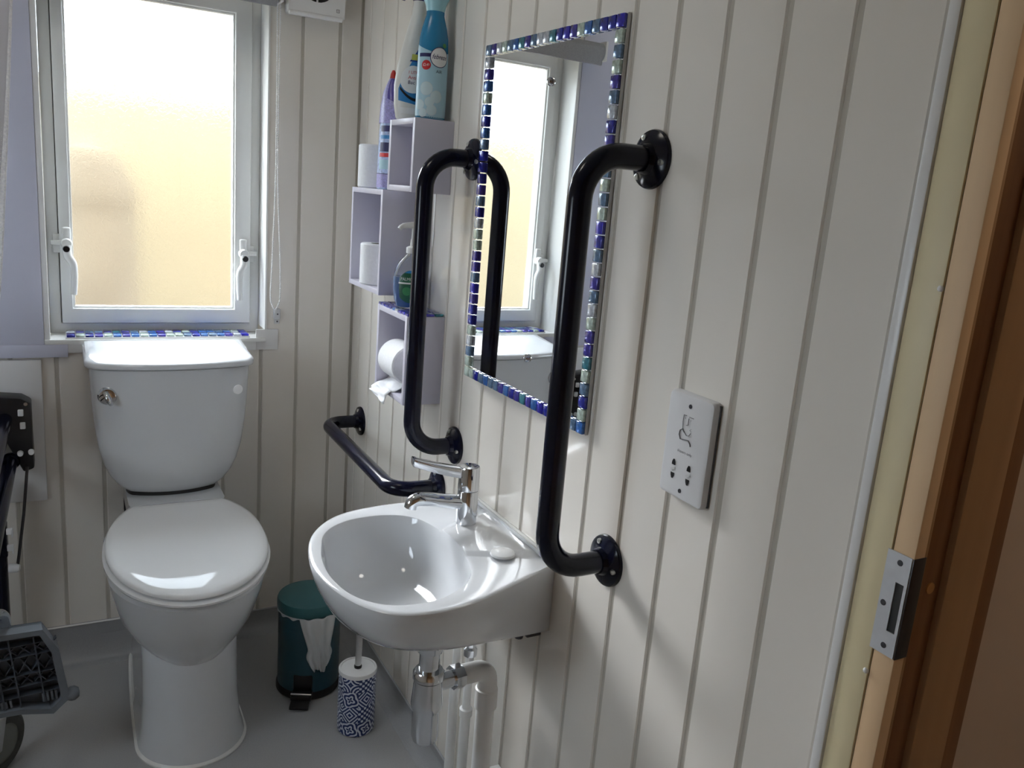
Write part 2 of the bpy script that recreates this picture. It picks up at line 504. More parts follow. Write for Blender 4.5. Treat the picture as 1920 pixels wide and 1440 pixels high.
# coved vinyl upstands
def cove(name, p0, p1, inward, h, wd):
    p0 = Vector(p0); p1 = Vector(p1); inw = Vector(inward)
    prof = [(0.0, h + 0.002), (0.004, h), (0.004, h * 0.62)]
    for k in range(7):
        a = PI / 2 * k / 6
        prof.append((0.004 + (wd - 0.004) * (1 - math.cos(a)) ** 1.0, h * 0.62 * (1 - math.sin(a)) + 0.0015))
    prof += [(wd + 0.002, 0.0), (0.0, 0.0)]
    rs = [[p + inw * d + Vector((0, 0, z)) for d, z in prof] for p in (p0, p1)]
    return struct(name, MB().rings(rs), M['cove'])
cove('baseboard_right', (0, 0.552, 0), (0, YB, 0), (-1, 0, 0), 0.050, 0.040)
cove('baseboard_back', (-0.50, YB, 0), (-0.004, YB, 0), (0, -1, 0), 0.062, 0.040)
cove('baseboard_back_left', (XL, YB, 0), (-0.50, YB, 0), (0, -1, 0), 0.106, 0.045)
MB().tube([(XL, YB - 0.004, 0.107), (-0.5, YB - 0.004, 0.105)], 0.0025, 8).build('sealant_line', M['silicone'], bpy.data.objects['baseboard_back_left'])
MB().tube([(-0.004, 0.56, 0.051), (-0.004, YB, 0.051)], 0.0018, 8).build('sealant_line', M['cove'], bpy.data.objects['baseboard_right'])

# ------------------------------------------------------------------ outside
struct('ground_outside', MB().box(-9, 9, YB + 0.12, 16, -0.35, -0.3), M['grass'], smooth=0)
fz = thing('garden_fence', (-0.5, 3.9, -0.3), 'cream boarded fence seen blurred through the frosted window', 'fence')
fm = unit_mesh(MB().box(-0.0748, 0.0748, -0.012, 0.012, 0, 1.94), 'fence_board', M['fence'], 0.0015)
for k in range(-20, 21):
    share(fm, 'board', fz, (-0.5 + k * 0.15, 3.9, -0.3))
for k in (-14, -4, 6, 16):
    MB().box(-0.5 + k * 0.15 - 0.04, -0.5 + k * 0.15 + 0.04, 3.915, 3.99, -0.3, 1.5).build('post', M['fence'], fz, bevel=0.004)
for zz in (0.1, 1.1):
    MB().box(-3.5, 2.5, 3.912, 3.95, zz, zz + 0.07).build('rail', M['fence'], fz, bevel=0.004)

wb_ = thing('water_butt', (-0.655, 3.25, -0.3), 'greyish upright water butt blurred behind the frosted glass', 'water butt')
MB().lathe([(0.0, 0.0), (0.13, 0.0), (0.155, 0.1), (0.165, 0.9), (0.15, 1.5), (0.12, 1.6)], (-0.655, 3.25, -0.3), (0, 0, 1), 32).build('barrel', M['wtank'], wb_)
MB().lathe([(0.155, 1.48), (0.16, 1.52), (0.10, 1.66), (0.0, 1.68)], (-0.655, 3.25, -0.3), (0, 0, 1), 32).build('lid', M['wtank'], wb_)

# ------------------------------------------------------------------ window
YW = 2.384            # room face of the window frame
win = thing('window_1', ((WX0 + WX1) / 2, YW, WZ0), kind='structure')
def ring_frame(name, x0, x1, z0, z1, t, y0, y1, m, parent, bevel=0.003, tb=None, label=None):
    tb = tb or t
    mb = MB()
    o = [(x0, z0), (x1, z0), (x1, z1), (x0, z1)]
    i = [(x0 + t, z0 + tb), (x1 - t, z0 + tb), (x1 - t, z1 - t), (x0 + t, z1 - t)]
    vs = [(a, y0, b) for a, b in o] + [(a, y0, b) for a, b in i] + [(a, y1, b) for a, b in o] + [(a, y1, b) for a, b in i]
    mb.v = vs
    for k in range(4):
        n = (k + 1) % 4
        mb.face((k, n, 4 + n, 4 + k)); mb.face((8 + k, 12 + k, 12 + n, 8 + n))
        mb.face((k, 8 + k, 8 + n, n)); mb.face((4 + k, 4 + n, 12 + n, 12 + k))
    o_ = mb.build(name, m, parent, bevel=bevel)
    return o_
GX0, GX1, GZ0, GZ1 = -0.712, -0.316, 0.953, 1.722
ring_frame('frame', WX0 + 0.0003, WX1 - 0.0003, WZ0 + 0.0003, WZ1, 0.026, YW, YW + 0.06, M['upvc'], win, tb=0.026)
ring_frame('sash_gap', WX0 + 0.024, WX1 - 0.017, WZ0 + 0.016, WZ1 - 0.02, 0.010, YW + 0.012, YW + 0.05, M['gasket'], win, bevel=0)
# sash with its own widths on every side
mb = MB()
SX0, SX1, SZ0, SZ1 = -0.7380, -0.2740, 0.9150, 1.762
o4 = [(SX0, SZ0), (SX1, SZ0), (SX1, SZ1), (SX0, SZ1)]
i4 = [(GX0, GZ0), (GX1, GZ0), (GX1, GZ1), (GX0, GZ1)]
ya, yb_ = YW - 0.010, YW + 0.045
mb.v = [(a, ya, b) for a, b in o4] + [(a, ya, b) for a, b in i4] + [(a, yb_, b) for a, b in o4] + [(a, yb_, b) for a, b in i4]
for k in range(4):
    n = (k + 1) % 4
    mb.face((k, n, 4 + n, 4 + k)); mb.face((8 + k, 12 + k, 12 + n, 8 + n)); mb.face((k, 8 + k, 8 + n, n)); mb.face((4 + k, 4 + n, 12 + n, 12 + k))
sash = mb.build('sash', M['upvc'], win, bevel=0.003)
ring_frame('glazing_bead', GX0 - 0.001, GX1 + 0.001, GZ0 - 0.001, GZ1 + 0.001, 0.006, YW - 0.002, YW + 0.02, M['sill'], win, bevel=0.002)
pm = MB().box(GX0 + 0.001, GX1 - 0.001, YW + 0.010, YW + 0.014, GZ0 + 0.001, GZ1 - 0.001)
pm.mi = [1, 1, 0, 1, 1, 1]
pane = pm.build('pane', [M['frost'], M['clearface']], win, smooth=0)
pane['label'] = 'rippled frosted glass'
# two locking handles on the sash
def handle(xc, side, zc):
    """zc: height of the spindle; side -1 / +1 towards the frame"""
    y0 = YW - 0.010
    MB().box(xc - 0.010, xc + 0.010, y0 - 0.010, y0, zc + 0.006, zc + 0.040).build('handle_plate', M['upvc'], win, bevel=0.006, bseg=3)
    mbx = MB()
    mbx.lathe([(0.0, -0.026), (0.011, -0.026), (0.013, -0.02), (0.013, 0.0)], (xc, y0, zc), (0, 1, 0), 20)
    p = [(xc, y0 - 0.020, zc - 0.004), (xc - side * 0.002, y0 - 0.026, zc - 0.03), (xc - side * 0.013, y0 - 0.03, zc - 0.05), (xc - side * 0.014, y0 - 0.03, zc - 0.09), (xc - side * 0.012, y0 - 0.028, zc - 0.125)]
    mbx.tube(catmull(p, 5), [0.011 - 0.004 * k / 20 for k in range(21)], 12)
    hm = mbx.build('handle', M['upvc'], win)
    MB().lathe([(0.0, -0.0365), (0.0070, -0.036), (0.0082, -0.033), (0.0082, -0.022)], (xc + side * 0.001, y0, zc - 0.012), (0, 1, 0), 16).build('lock_button', M['black'], hm)
    mbn = MB().box(min(xc, xc + side * 0.036), max(xc, xc + side * 0.036), y0 - 0.014, y0 - 0.004, zc - 0.005, zc + 0.007)
    mbn.build('nose', M['upvc'], hm, bevel=0.003)
    MB().box(xc + side * 0.022 - 0.009, xc + side * 0.022 + 0.009, YW - 0.008, YW, zc - 0.025, zc + 0.022).build('wedge', M['upvc'], win, bevel=0.003)
handle(-0.7215, -1, 1.118)
handle(-0.2945, 1, 1.108)

# lining of the window recess, sill and flat trims
lin = MB()
lin.box(WX0 - 0.012, WX0, YB - 0.006, YW + 0.01, WZ0 - 0.012, WZ1)
struct('trim_1', lin, M['sill'], bevel=0.001)
struct('trim_2', MB().box(WX1, WX1 + 0.005, YB - 0.006, YW + 0.01, WZ0 + 0.022, WZ1), M['sill'], bevel=0.001)
struct('trim_3', MB().box(WX0 - 0.012, WX1 + 0.002, YB - 0.010, YW + 0.01, WZ0 - 0.012, WZ0), M['sill'], bevel=0.0015)
struct('trim_4', MB().box(-0.728, -0.272, YB - 0.008, YB, 0.853, 0.875), M['trim'], bevel=0.001)
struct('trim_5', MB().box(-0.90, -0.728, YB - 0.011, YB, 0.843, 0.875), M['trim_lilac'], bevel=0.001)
struct('trim_6', MB().box(-0.272, -0.212, YB - 0.005, YB, 0.853, 0.91), M['trim'], bevel=0.001)
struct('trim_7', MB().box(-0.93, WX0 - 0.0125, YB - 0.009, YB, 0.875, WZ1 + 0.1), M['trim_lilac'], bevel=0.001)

# mosaic strip lying on the sill
def tile_mesh(w_, h_, t):
    return unit_mesh(MB().box(-w_ / 2, w_ / 2, -h_ / 2, h_ / 2, 0, t), 'mosaic_tile', TILES[0], 0.0016, 2)
strip = thing('mosaic_strip', (-0.51, 2.34, WZ0), 'strip of blue and clear mosaic tiles along the window sill', 'mosaic tiles')
MB().box(-0.732, -0.288, 2.299, 2.381, WZ0 + 0.0005, WZ0 + 0.004).build('mesh_backing', M['plastic'], strip, smooth=0)
tm = tile_mesh(0.0186, 0.037, 0.006)
cols_front = [0, 4, 0, 1, 4, 2, 1, 2, 4, 2, 1, 4, 4, 3, 0, 2, 3, 2, 1, 5, 6]
cols_back = [5, 1, 3, 3, 1, 7, 1, 3, 5, 2, 1, 5, 0, 4, 0, 2, 2, 3, 2, 4, 0]
for i in range(21):
    for j in range(2):
        c = cols_front[i] if j == 0 else cols_back[i]
        share(tm, 'tile', strip, (-0.7205 + i * 0.02105, 2.3205 + j * 0.0395, WZ0 + 0.004), TILES[c])

# rolled blind above the window
bl = thing('roller_blind', (-0.51, 2.25, 1.735), 'rolled up grey roller blind above the frosted window', 'blind')
MB().lathe([(0.0, -0.30), (0.028, -0.30), (0.028, 0.272), (0.0, 0.272)], (-0.51, 2.252, 1.768), (1, 0, 0), 28).build('fabric_roll', M['blind'], bl)
MB().box(-0.80, -0.245, 2.222, 2.230, 1.728, 1.78).build('bottom_rail', M['blind'], bl, bevel=0.002)
for xx in (-0.815, -0.232):
    MB().box(xx - 0.004, xx + 0.004, 2.225, 2.304, 1.742, 1.80).build('bracket', M['plastic'], bl, bevel=0.002)
# bead chain and its clip
ch = MB()
ptsc = [Vector(p) for p in [(-0.236, 2.262, 1.79), (-0.2335, 2.262, 1.45), (-0.234, 2.262, 1.30), (-0.2395, 2.262, 1.10), (-0.2425, 2.262, 1.01), (-0.2385, 2.262, 0.985), (-0.2295, 2.262, 0.971), (-0.2215, 2.262, 0.985), (-0.2170, 2.262, 1.01), (-0.2185, 2.262, 1.10), (-0.2275, 2.263, 1.30), (-0.2290, 2.263, 1.45), (-0.2280, 2.263, 1.79)]]
pc = catmull(ptsc, 24)
acc = 0.0; last = pc[0]
for a, b in zip(pc[:-1], pc[1:]):
    seg = (b - a).length; d = 0
    while acc + (seg - d) >= 0.0048:
        stp = 0.0048 - acc; d += stp; acc = 0
        p = a.lerp(b, d / seg)
        ch.ball(p, 0.0021, 6, 4)
    acc += seg - d
chn = ch.build('bead_chain', M['plastic'])
tag(chn, 'white beaded pull chain looped beside the window', 'chain')
MB().tube(pc, 0.0006, 4).build('cord', M['plastic'], chn)
cl = thing('chain_clip', (-0.216, YB, 0.925), 'small grey chain holder screwed to wall below the bead chain', 'clip')
MB().box(-0.226, -0.207, YB - 0.010, YB - 0.0005, 0.938, 0.968).build('body', M['greyplate'], cl, bevel=0.003)
MB().box(-0.223, -0.209, YB - 0.006, YB - 0.0005, 0.925, 0.940).build('tab', M['greyplate'], cl, bevel=0.002)
for zz in (0.953, 0.932):
    MB().lathe([(0.0, -0.0115 if zz > .94 else -0.0075), (0.0022, -0.011 if zz > .94 else -0.007), (0.0024, -0.004)], (-0.2155, YB, zz), (0, 1, 0), 10).build('screw', M['darkmetal'], cl)

# extractor fan
FX0, FX1, FZ0 = -0.213, -0.068, 1.722
fan = thing('extractor_fan', (-0.14, YB, FZ0), 'white square extractor fan high on the wall beside the blind', 'fan')
MB().box(FX0 + 0.004, FX1 - 0.004, YB - 0.035, YB - 0.0005, FZ0 + 0.006, FZ0 + 0.150).build('body', M['plastic'], fan, bevel=0.006, bseg=3)
fc = (-0.137, 2.264, 1.807)
sq = []
n = 32
outer = []
for k in range(n):
    a = 2 * PI * k / n
    c_, s_ = math.cos(a), math.sin(a)
    q = 0.072 / max(abs(c_), abs(s_))
    outer.append((fc[0] + c_ * q, s_ * q + fc[2] - 0.005))
mbf = MB()
inn = [(fc[0] + 0.047 * math.cos(2 * PI * k / n), fc[2] + 0.047 * math.sin(2 * PI * k / n)) for k in range(n)]
rs = [[(a, 2.270, b) for a, b in outer], [(a, 2.256, b) for a, b in outer], [(a, 2.256, b) for a, b in inn], [(a, 2.270, b) for a, b in inn]]
mbf.rings(rs, False, False)
mbf.build('front_plate', M['plastic'], fan, bevel=0.0)
MB().tube([(FX0 + 0.006, 2.258, FZ0 + 0.006), (FX1 - 0.004, 2.258, FZ0 + 0.006)], 0.006, 12).build('bottom_lip', M['plastic'], fan)
MB().lathe([(0.0, 0.0), (0.047, 0.0), (0.047, 0.004), (0.0, 0.004)], (fc[0], 2.2655, fc[2]), (0, 1, 0), 32).build('dark_throat', M['black'], fan)
for k in range(4):
    a = PI / 4 + k * PI / 2 - PI / 4
    dx, dz = math.cos(a), math.sin(a)
    MB().obox((fc[0] + dx * 0.030, 2.259, fc[2] + dz * 0.030), (dx, 0, dz), (0, 1, 0), (-dz, 0, dx), 0.018, 0.002, 0.002).build('spoke', M['plastic'], fan)
MB().lathe([(0.0, -0.004), (0.016, -0.004), (0.018, 0.0), (0.018, 0.006)], (fc[0], 2.258, fc[2]), (0, 1, 0), 24).build('hub', M['plastic'], fan)
lg = MB()
for (a, b, c, d) in ((0, 0, .008, .001), (0, .007, .008, .008), (0, 0, .001, .008), (.007, 0, .008, .008), (.0035, .0025, .0045, .0055)):
    lg.box(-0.0875 + a, -0.0875 + c, 2.2553, 2.2562, 1.7435 + b, 1.7435 + d)
lg.build('maker_mark', M['print'], fan, smooth=0)

# ------------------------------------------------------------------ grab bars
def flange(parent, c, axis, r=0.041, screws=3, a0=0.5):
    """c on the wall, axis points into the room"""
    f = MB().lathe([(r, 0.0), (r, 0.003), (r * 0.97, 0.006), (r * 0.80, 0.010), (r * 0.55, 0.013), (r * 0.47, 0.020), (0.0, 0.020)], c, axis, 40).build('flange', M['navy'], parent)
    ax = Vector(axis).normalized()
    u = ax.cross(Vector((0, 0, 1))).normalized(); v = ax.cross(u)
    for k in range(screws):
        a = a0 + 2 * PI * k / screws
        p = Vector(c) + u * math.cos(a) * r * 0.76 + v * math.sin(a) * r * 0.76
        MB().lathe([(0.0045, 0.007), (0.0042, 0.0125), (0.0018, 0.0128), (0.0014, 0.0118), (0.0, 0.0118)], p, axis, 12).build('screw', M['screw'], f)
    return f
def grab_bar(P, axis, label, rad=0.062, r=0.0175, a0=0.5):
    root = thing('grab_bar', P[0] if P[0].z < P[-1].z else P[-1], label, 'grab bar')
    MB().tube(arc_path(P, rad, 10), r, 28).build('tube', M['navy'], root)
    flange(root, P[0], axis, a0=a0); flange(root, P[-1], axis, a0=a0)
    return root
V = Vector
grab_bar([V((0, 0.9715, 1.389)), V((-0.115, 0.9715, 1.389)), V((-0.115, 0.9715, 0.782)), V((0, 0.9715, 0.782))], (-1, 0, 0), 'black vertical grab bar on the near side of the mirror', a0=0.9)
grab_bar([V((0, 1.554, 1.387)), V((-0.103, 1.554, 1.387)), V((-0.103, 1.554, 0.789)), V((0, 1.554, 0.789))], (-1, 0, 0), 'black vertical grab bar between the mirror and the box shelves', a0=0.9)
grab_bar([V((0, 2.190, 0.664)), V((-0.102, 2.190, 0.664)), V((-0.108, 1.629, 0.668)), V((0, 1.629, 0.668))], (-1, 0, 0), 'navy horizontal grab bar low on the wall behind the basin', rad=0.05)

# ------------------------------------------------------------------ mirror with mosaic border (hung with its far edge slightly proud)
EPS = 0.020
MY0, MY1, MZ0, MZ1 = 1.058, 1.491, 0.960, 1.593
mroot = thing('mirror', (-0.004, (MY0 + MY1) / 2, MZ0), 'tall wall mirror bordered with blue and silver mosaic tiles', 'mirror')
mroot.rotation_euler = (0, 0, 0)
def mx(yy):   # x of the mirror face at y
    return -0.0075 - EPS * (yy - MY0)
def mslab(y0, y1, z0, z1, d0, d1):
    """slab parallel to the tilted mirror; d measured from its face, towards the room"""
    mb = MB()
    c = V((mx((y0 + y1) / 2), (y0 + y1) / 2, (z0 + z1) / 2))
    nx = V((-1, -EPS, 0)).normalized(); ty = V((-EPS, 1, 0)).normalized()
    mb.obox(c + nx * (d0 + d1) / 2, nx, ty, (0, 0, 1), (d1 - d0) / 2, (y1 - y0) / 2, (z1 - z0) / 2)
    return mb
mslab(MY0, MY1, MZ0, MZ1, -0.006, -0.0005).build('backing', M['mdf'], mroot, smooth=0)
mslab(MY0 + 0.001, MY1 - 0.001, MZ0 + 0.001, MZ1 - 0.001, -0.0005, 0.0).build('glass', M['mirror'], mroot, smooth=0)
NY, NZ = 21, 30
py, pz = (MY1 - MY0) / NY, (MZ1 - MZ0) / NZ
mt = unit_mesh(MB().box(-0.006, 0.0, -0.0095, 0.0095, -0.0096, 0.0096), 'border_tile', TILES[0], 0.0018, 2)
for i in range(NY):
    for j in range(NZ):
        if i in (0, NY - 1) or j in (0, NZ - 1):
            yy = MY0 + (i + 0.5) * py; zz = MZ0 + (j + 0.5) * pz
            c = rnd.choices(range(9), TW)[0]
            o = share(mt, 'tile', mroot, (mx(yy), yy, zz), TILES[c])
            o.rotation_euler = (rnd.uniform(-0.03, 0.03), rnd.uniform(-0.02, 0.02), EPS + rnd.uniform(-0.02, 0.02))
for zz in (1.512, 1.045):
    MB().lathe([(0.0075, 0.0), (0.0072, 0.003), (0.005, 0.006), (0.0, 0.0072)], (mx(1.255), 1.255, zz), (-1, -EPS, 0), 20).build('screw_cap', M['chrome'], mroot)

# ------------------------------------------------------------------ box shelves
def cube_shelf(y0, y1, z0, z1, d, label, t=0.012):
    r = thing('cube_shelf', (-d / 2, (y0 + y1) / 2, z0), label, 'shelf', 'white box shelves on the wall')
    MB().box(-d, -0.0005, y0, y0 + t, z0, z1).build('side_panel', M['shelf'], r, bevel=0.0008)
    MB().box(-d, -0.0005, y1 - t, y1, z0, z1).build('side_panel', M['shelf'], r, bevel=0.0008)
    MB().box(-d, -0.0005, y0 + t, y1 - t, z1 - t, z1).build('top_panel', M['shelf'], r, bevel=0.0008)
    MB().box(-d, -0.0005, y0 + t, y1 - t, z0, z0 + t).build('bottom_panel', M['shelf'], r, bevel=0.0008)
    MB().box(-0.005, -0.0005, y0 + t, y1 - t, z0 + t, z1 - t).build('back_panel', M['shelf'], r, smooth=0)
    return r
D = 0.0885
cube_shelf(1.661, 1.812, 1.3135, 1.463, D, 'smallest white box shelf, uppermost of the three, cleaning sprays on top')
cube_shelf(1.838, 2.066, 1.0725, 1.3125, D, 'largest white box shelf, middle of the three, holding a standing toilet roll')
cs = cube_shelf(1.648, 1.838, 0.857, 1.053, D, 'lowest white box shelf with mosaic top and hanging toilet roll', )
st = unit_mesh(MB().box(-0.0095, 0.0095, -0.0095, 0.0095, 0, 0.006), 'shelf_tile', TILES[0], 0.0014, 2)
for i in range(4):
    for j in range(9):
        c = rnd.choices(range(9), [6, 6, 4, 3, 1, 2, 6, 4, 0])[0]
        share(st, 'tile', cs, (-D + 0.0108 + i * 0.0216, 1.6585 + j * 0.0211, 1.0531), TILES[c])

# toilet rolls
def roll(c, r, h, ri, axis, label, name='toilet_roll', tail=False):
    c = V(c); ax = V(axis).normalized()
    base = c if ax.z > 0.9 else c - V((0, 0, r))
    t = thing(name, base, label, 'toilet roll')
    prof = [(ri, 0.0), (r - 0.003, 0.0), (r, 0.003), (r, h - 0.003), (r - 0.003, h), (ri, h)]
    st_ = c if ax.z > 0.9 else c - ax * h / 2
    mb = MB().lathe(prof, st_, axis, 48, False, False)
    mb.build('paper', M['paper'], t)
    MB().lathe([(ri, 0.001), (ri, h - 0.001), (ri - 0.0015, h - 0.001), (ri - 0.0015, 0.001), (ri, 0.001)], st_, axis, 32, False, False).build('core', M['core'], t)
    return t
roll((-0.0435, 2.010, 1.3130), 0.0475, 0.102, 0.02, (0, 0, 1), 'full white toilet roll standing on the largest box shelf')
roll((-0.052, 1.952, 1.0850), 0.0445, 0.098, 0.02, (0, 0, 1), 'white toilet roll standing inside the largest box shelf')
tr = roll((-0.058, 1.738, 0.936), 0.0440, 0.098, 0.019, (0, 1, 0), 'white toilet roll hanging on a steel spindle in the lowest shelf')
MB().tube([(-0.058, 1.6605, 0.936), (-0.058, 1.8255, 0.936)], 0.0120, 20).build('spindle', M['steel'], tr)
# the hanging tail of paper
tl = MB()
path = catmull([V((-0.030, 0, 0.8945)), V((-0.050, 0, 0.8905)), V((-0.066, 0, 0.880)), V((-0.082, 0, 0.8725)), V((-0.0935, 0, 0.8705)), V((-0.100, 0, 0.862)), V((-0.104, 0, 0.850)), V((-0.105, 0, 0.842))], 5)
rs = []
for k, p in enumerate(path):
    q = 0.003 * math.sin(k * 0.7)
    rs.append([V((p.x + q * math.sin(j * 0.9), 1.712 + 0.100 * j / 8 + 0.012 * k / len(path), p.z + 0.0012 * math.sin(j * 1.3 + k * 0.3) + (0.0 if k < 25 else 0.010 * (j / 8) * (k - 25) / 10))) for j in range(9)])
tl.rings(rs, False, False, closed=False)
to = tl.build('paper_tail', M['paper'], tr, smooth=80)
md = to.modifiers.new('thick', 'SOLIDIFY'); md.thickness = 0.0006

# ------------------------------------------------------------------ bottles
class Bottle:
    """elliptical bottle: prof = [(z, rx, ry, dx, dy)], angle 0 = +x, going to +y"""
    def __init__(s, c, prof, yaw=0.0, n=40):
        s.c = V(c); s.p = prof; s.yaw = yaw; s.n = n
    def at(s, z):
        P = s.p
        for a, b in zip(P[:-1], P[1:]):
            if a[0] <= z <= b[0]:
                t = (z - a[0]) / max(b[0] - a[0], 1e-9)
                return [a[k] + (b[k] - a[k]) * t for k in range(1, 5)]
        return list(P[-1][1:]) if z > P[-1][0] else list(P[0][1:])
    def pt(s, ang, z, off=0.0):
        rx, ry, dx, dy = s.at(z)
        ca, sa = math.cos(ang), math.sin(ang)
        x_, y_ = dx + (rx + off) * ca, dy + (ry + off) * sa
        cy, sy = math.cos(s.yaw), math.sin(s.yaw)
        return s.c + V((x_ * cy - y_ * sy, x_ * sy + y_ * cy, z))
    def body(s, name, m, parent, z0=None, z1=None, off=0.0):
        zs = [p[0] for p in s.p if (z0 is None or p[0] >= z0 - 1e-9) and (z1 is None or p[0] <= z1 + 1e-9)]
        if z0 is not None and z0 not in zs: zs.insert(0, z0)
        if z1 is not None and z1 not in zs: zs.append(z1)
        rs = [[s.pt(2 * PI * k / s.n, z, off) for k in range(s.n)] for z in zs]
        return MB().rings(rs).build(name, m, parent, smooth=50)
    def patch(s, name, m, parent, a0, a1, zlo, zhi, off=0.0005, na=14, nz=14):
        """printed patch; zlo, zhi may be functions of the 0..1 position across"""
        fl = zlo if callable(zlo) else (lambda t: zlo)
        fh = zhi if callable(zhi) else (lambda t: zhi)
        rs = []
        for i in range(nz + 1):
            row = []
            for j in range(na + 1):
                t = j / na
                z = fl(t) + (fh(t) - fl(t)) * i / nz
                row.append(s.pt(a0 + (a1 - a0) * t, z, off))
            rs.append(row)
        return MB().rings(rs, False, False, closed=False).build(name, m, parent)
    def disc(s, name, m, parent, a, z, r, off=0.0008, r0=0.0, n=28):
        rx, ry, _, _ = s.at(z)
        k_ = max(math.sqrt((rx * math.sin(a)) ** 2 + (ry * math.cos(a)) ** 2), 0.004)
        mb = MB()
        rings_ = []
        for rr in ([r0, (r0 + r) / 2, r] if r0 else [0.0001, r / 3, 2 * r / 3, r]):
            rings_.append([s.pt(a + rr * math.cos(2 * PI * q / n) / k_, z + rr * math.sin(2 * PI * q / n), off) for q in range(n)])
        return mb.rings(rings_, False, False).build(name, m, parent)
    def text(s, txt, size, a, z, m, parent, off=0.0009, sx=1.0, slant=0.0):
        rx, ry, _, _ = s.at(z)
        k_ = max(math.sqrt((rx * math.sin(a)) ** 2 + (ry * math.cos(a)) ** 2), 0.004)
        return text_mesh(txt, size, lambda u, v: s.pt(a + (u + slant * v) / k_, z + v, off), 'lettering', m, parent, sx=sx)
FRONT = -PI / 2 - 0.42      # direction in which the camera sees a bottle's face

# air freshener spray
fb = thing('spray_can', (-0.041, 1.700, 1.4635), 'azure air freshener spray bottle at the front of the smallest shelf', 'spray bottle')
B = Bottle((-0.041, 1.700, 1.4635), [(0, 0.029, 0.026, 0, 0), (0.003, 0.0315, 0.028, 0, 0), (0.05, 0.0315, 0.028, 0, 0), (0.10, 0.0315, 0.028, 0, 0), (0.14, 0.0312, 0.0275, 0, 0), (0.16, 0.030, 0.0265, 0, 0), (0.18, 0.026, 0.024, 0, 0), (0.195, 0.0215, 0.0205, 0, 0), (0.205, 0.0185, 0.0185, 0, 0), (0.214, 0.0185, 0.0185, 0, 0)])
B.body('body', M['azure'], fb)
lf = B.patch('label', M['aqua'], fb, 0, 2 * PI, 0.002, lambda t: 0.142 + 0.012 * math.cos((t * 2 * PI) - FRONT - 0.6 + PI), na=48)
B.patch('band', M['navy_print'], fb, FRONT - 0.95, FRONT + 0.25, 0.1215, 0.1285, off=0.0009)
B.disc('logo_disc', M['white_print'], fb, FRONT + 0.52, 0.122, 0.0195, off=0.0012)
B.disc('logo_ring', M['navy_print'], fb, FRONT + 0.52, 0.122, 0.0200, off=0.0015, r0=0.0186)
B.text('febreze', 0.0135, FRONT + 0.54, 0.1225, M['navy_print'], fb, off=0.0018, slant=0.25, sx=0.78)
B.text('AIR', 0.0085, FRONT + 0.52, 0.094, M['navy_print'], fb, off=0.0012)
B.disc('price_badge', M['red_print'], fb, FRONT - 0.36, 0.1055, 0.0095, off=0.0012)
B.text('£2.49', 0.0075, FRONT - 0.36, 0.1055, M['white_print'], fb, off=0.0016, sx=0.8)
B.disc('green_dot', M['green_print'], fb, FRONT + 0.85, 0.146, 0.0045, off=0.0014)
for (da, z, r) in ((-0.28, 0.060, 0.0125), (0.42, 0.045, 0.0115), (-0.02, 0.034, 0.009), (-0.72, 0.028, 0.0095), (-0.45, 0.012, 0.008), (0.15, 0.018, 0.010)):
    B.disc('blossom', M['aqua_pale'], fb, FRONT + da, z, r, off=0.0009)
    B.disc('blossom_edge', M['greyplate'], fb, FRONT + da, z, r + 0.0006, off=0.0008, r0=r)
MB().lathe([(0.0185, 0.0), (0.0195, 0.004), (0.021, 0.012), (0.027, 0.026), (0.030, 0.032), (0.030, 0.060), (0.022, 0.074), (0.0, 0.076)], B.c + V((0, 0, 0.212)), (0, 0, 1), 36).build('collar_cap', M['aqua_cap'], fb)
MB().box(-0.041 - 0.055, -0.041 - 0.02, 1.692, 1.708, 1.4635 + 0.252, 1.4635 + 0.272).build('nozzle', M['trigger'], fb, bevel=0.004)

# white trigger spray behind it
ws = thing('trigger_spray', (-0.0555, 1.775, 1.4635), 'white antibacterial trigger spray with a blue label on smallest shelf', 'spray bottle')
B = Bottle((-0.0555, 1.775, 1.4635), [(0, 0.030, 0.021, 0, 0), (0.004, 0.0335, 0.023, 0, 0), (0.03, 0.0385, 0.024, 0, 0), (0.07, 0.0395, 0.024, -0.0005, 0), (0.11, 0.0355, 0.024, 0.001, 0), (0.15, 0.028, 0.022, 0.003, 0), (0.19, 0.0205, 0.018, 0.006, 0), (0.215, 0.0155, 0.015, 0.0085, 0), (0.235, 0.0135, 0.0135, 0.009, 0), (0.245, 0.0135, 0.0135, 0.009, 0)])
B.body('body', M['bottle_white'], ws)
FA = -PI / 2 - 0.30
B.patch('label', M['blue_label'], ws, FA - 0.75, FA + 1.2, lambda t: 0.026 + 0.012 * (1 - t), lambda t: 0.062 + 0.085 * min(1, t * 1.9), off=0.0006)
B.patch('label_top', M['blue_dark_label'], ws, FA - 0.22, FA + 1.2, lambda t: 0.118, lambda t: 0.118 + 0.034 * min(1, t * 2.2), off=0.0009)
B.disc('white_panel', M['white_print'], ws, FA + 0.10, 0.082, 0.028, off=0.0010)
B.patch('green_patch', M['yellow_print'], ws, FA - 0.12, FA + 0.25, 0.121, 0.133, off=0.0014)
B.text('1 LITRE', 0.0085, FA + 0.12, 0.096, M['red_print'], ws, off=0.0016, sx=0.9)
B.text('Anti', 0.0100, FA + 0.05, 0.0855, M['red_print'], ws, off=0.0016)
B.text('Bac', 0.0105, FA + 0.03, 0.0755, M['navy_print'], ws, off=0.0016)
B.patch('black_swoosh', M['black'], ws, FA - 0.62, FA + 0.5, lambda t: 0.060 - 0.022 * math.sin(min(t * 1.2, 1) * PI / 2), lambda t: 0.066 - 0.022 * math.sin(min(t * 1.2, 1) * PI / 2), off=0.0015)
B.patch('foot_print', M['white_print'], ws, FA - 0.62, FA + 0.6, 0.012, 0.024, off=0.0007)
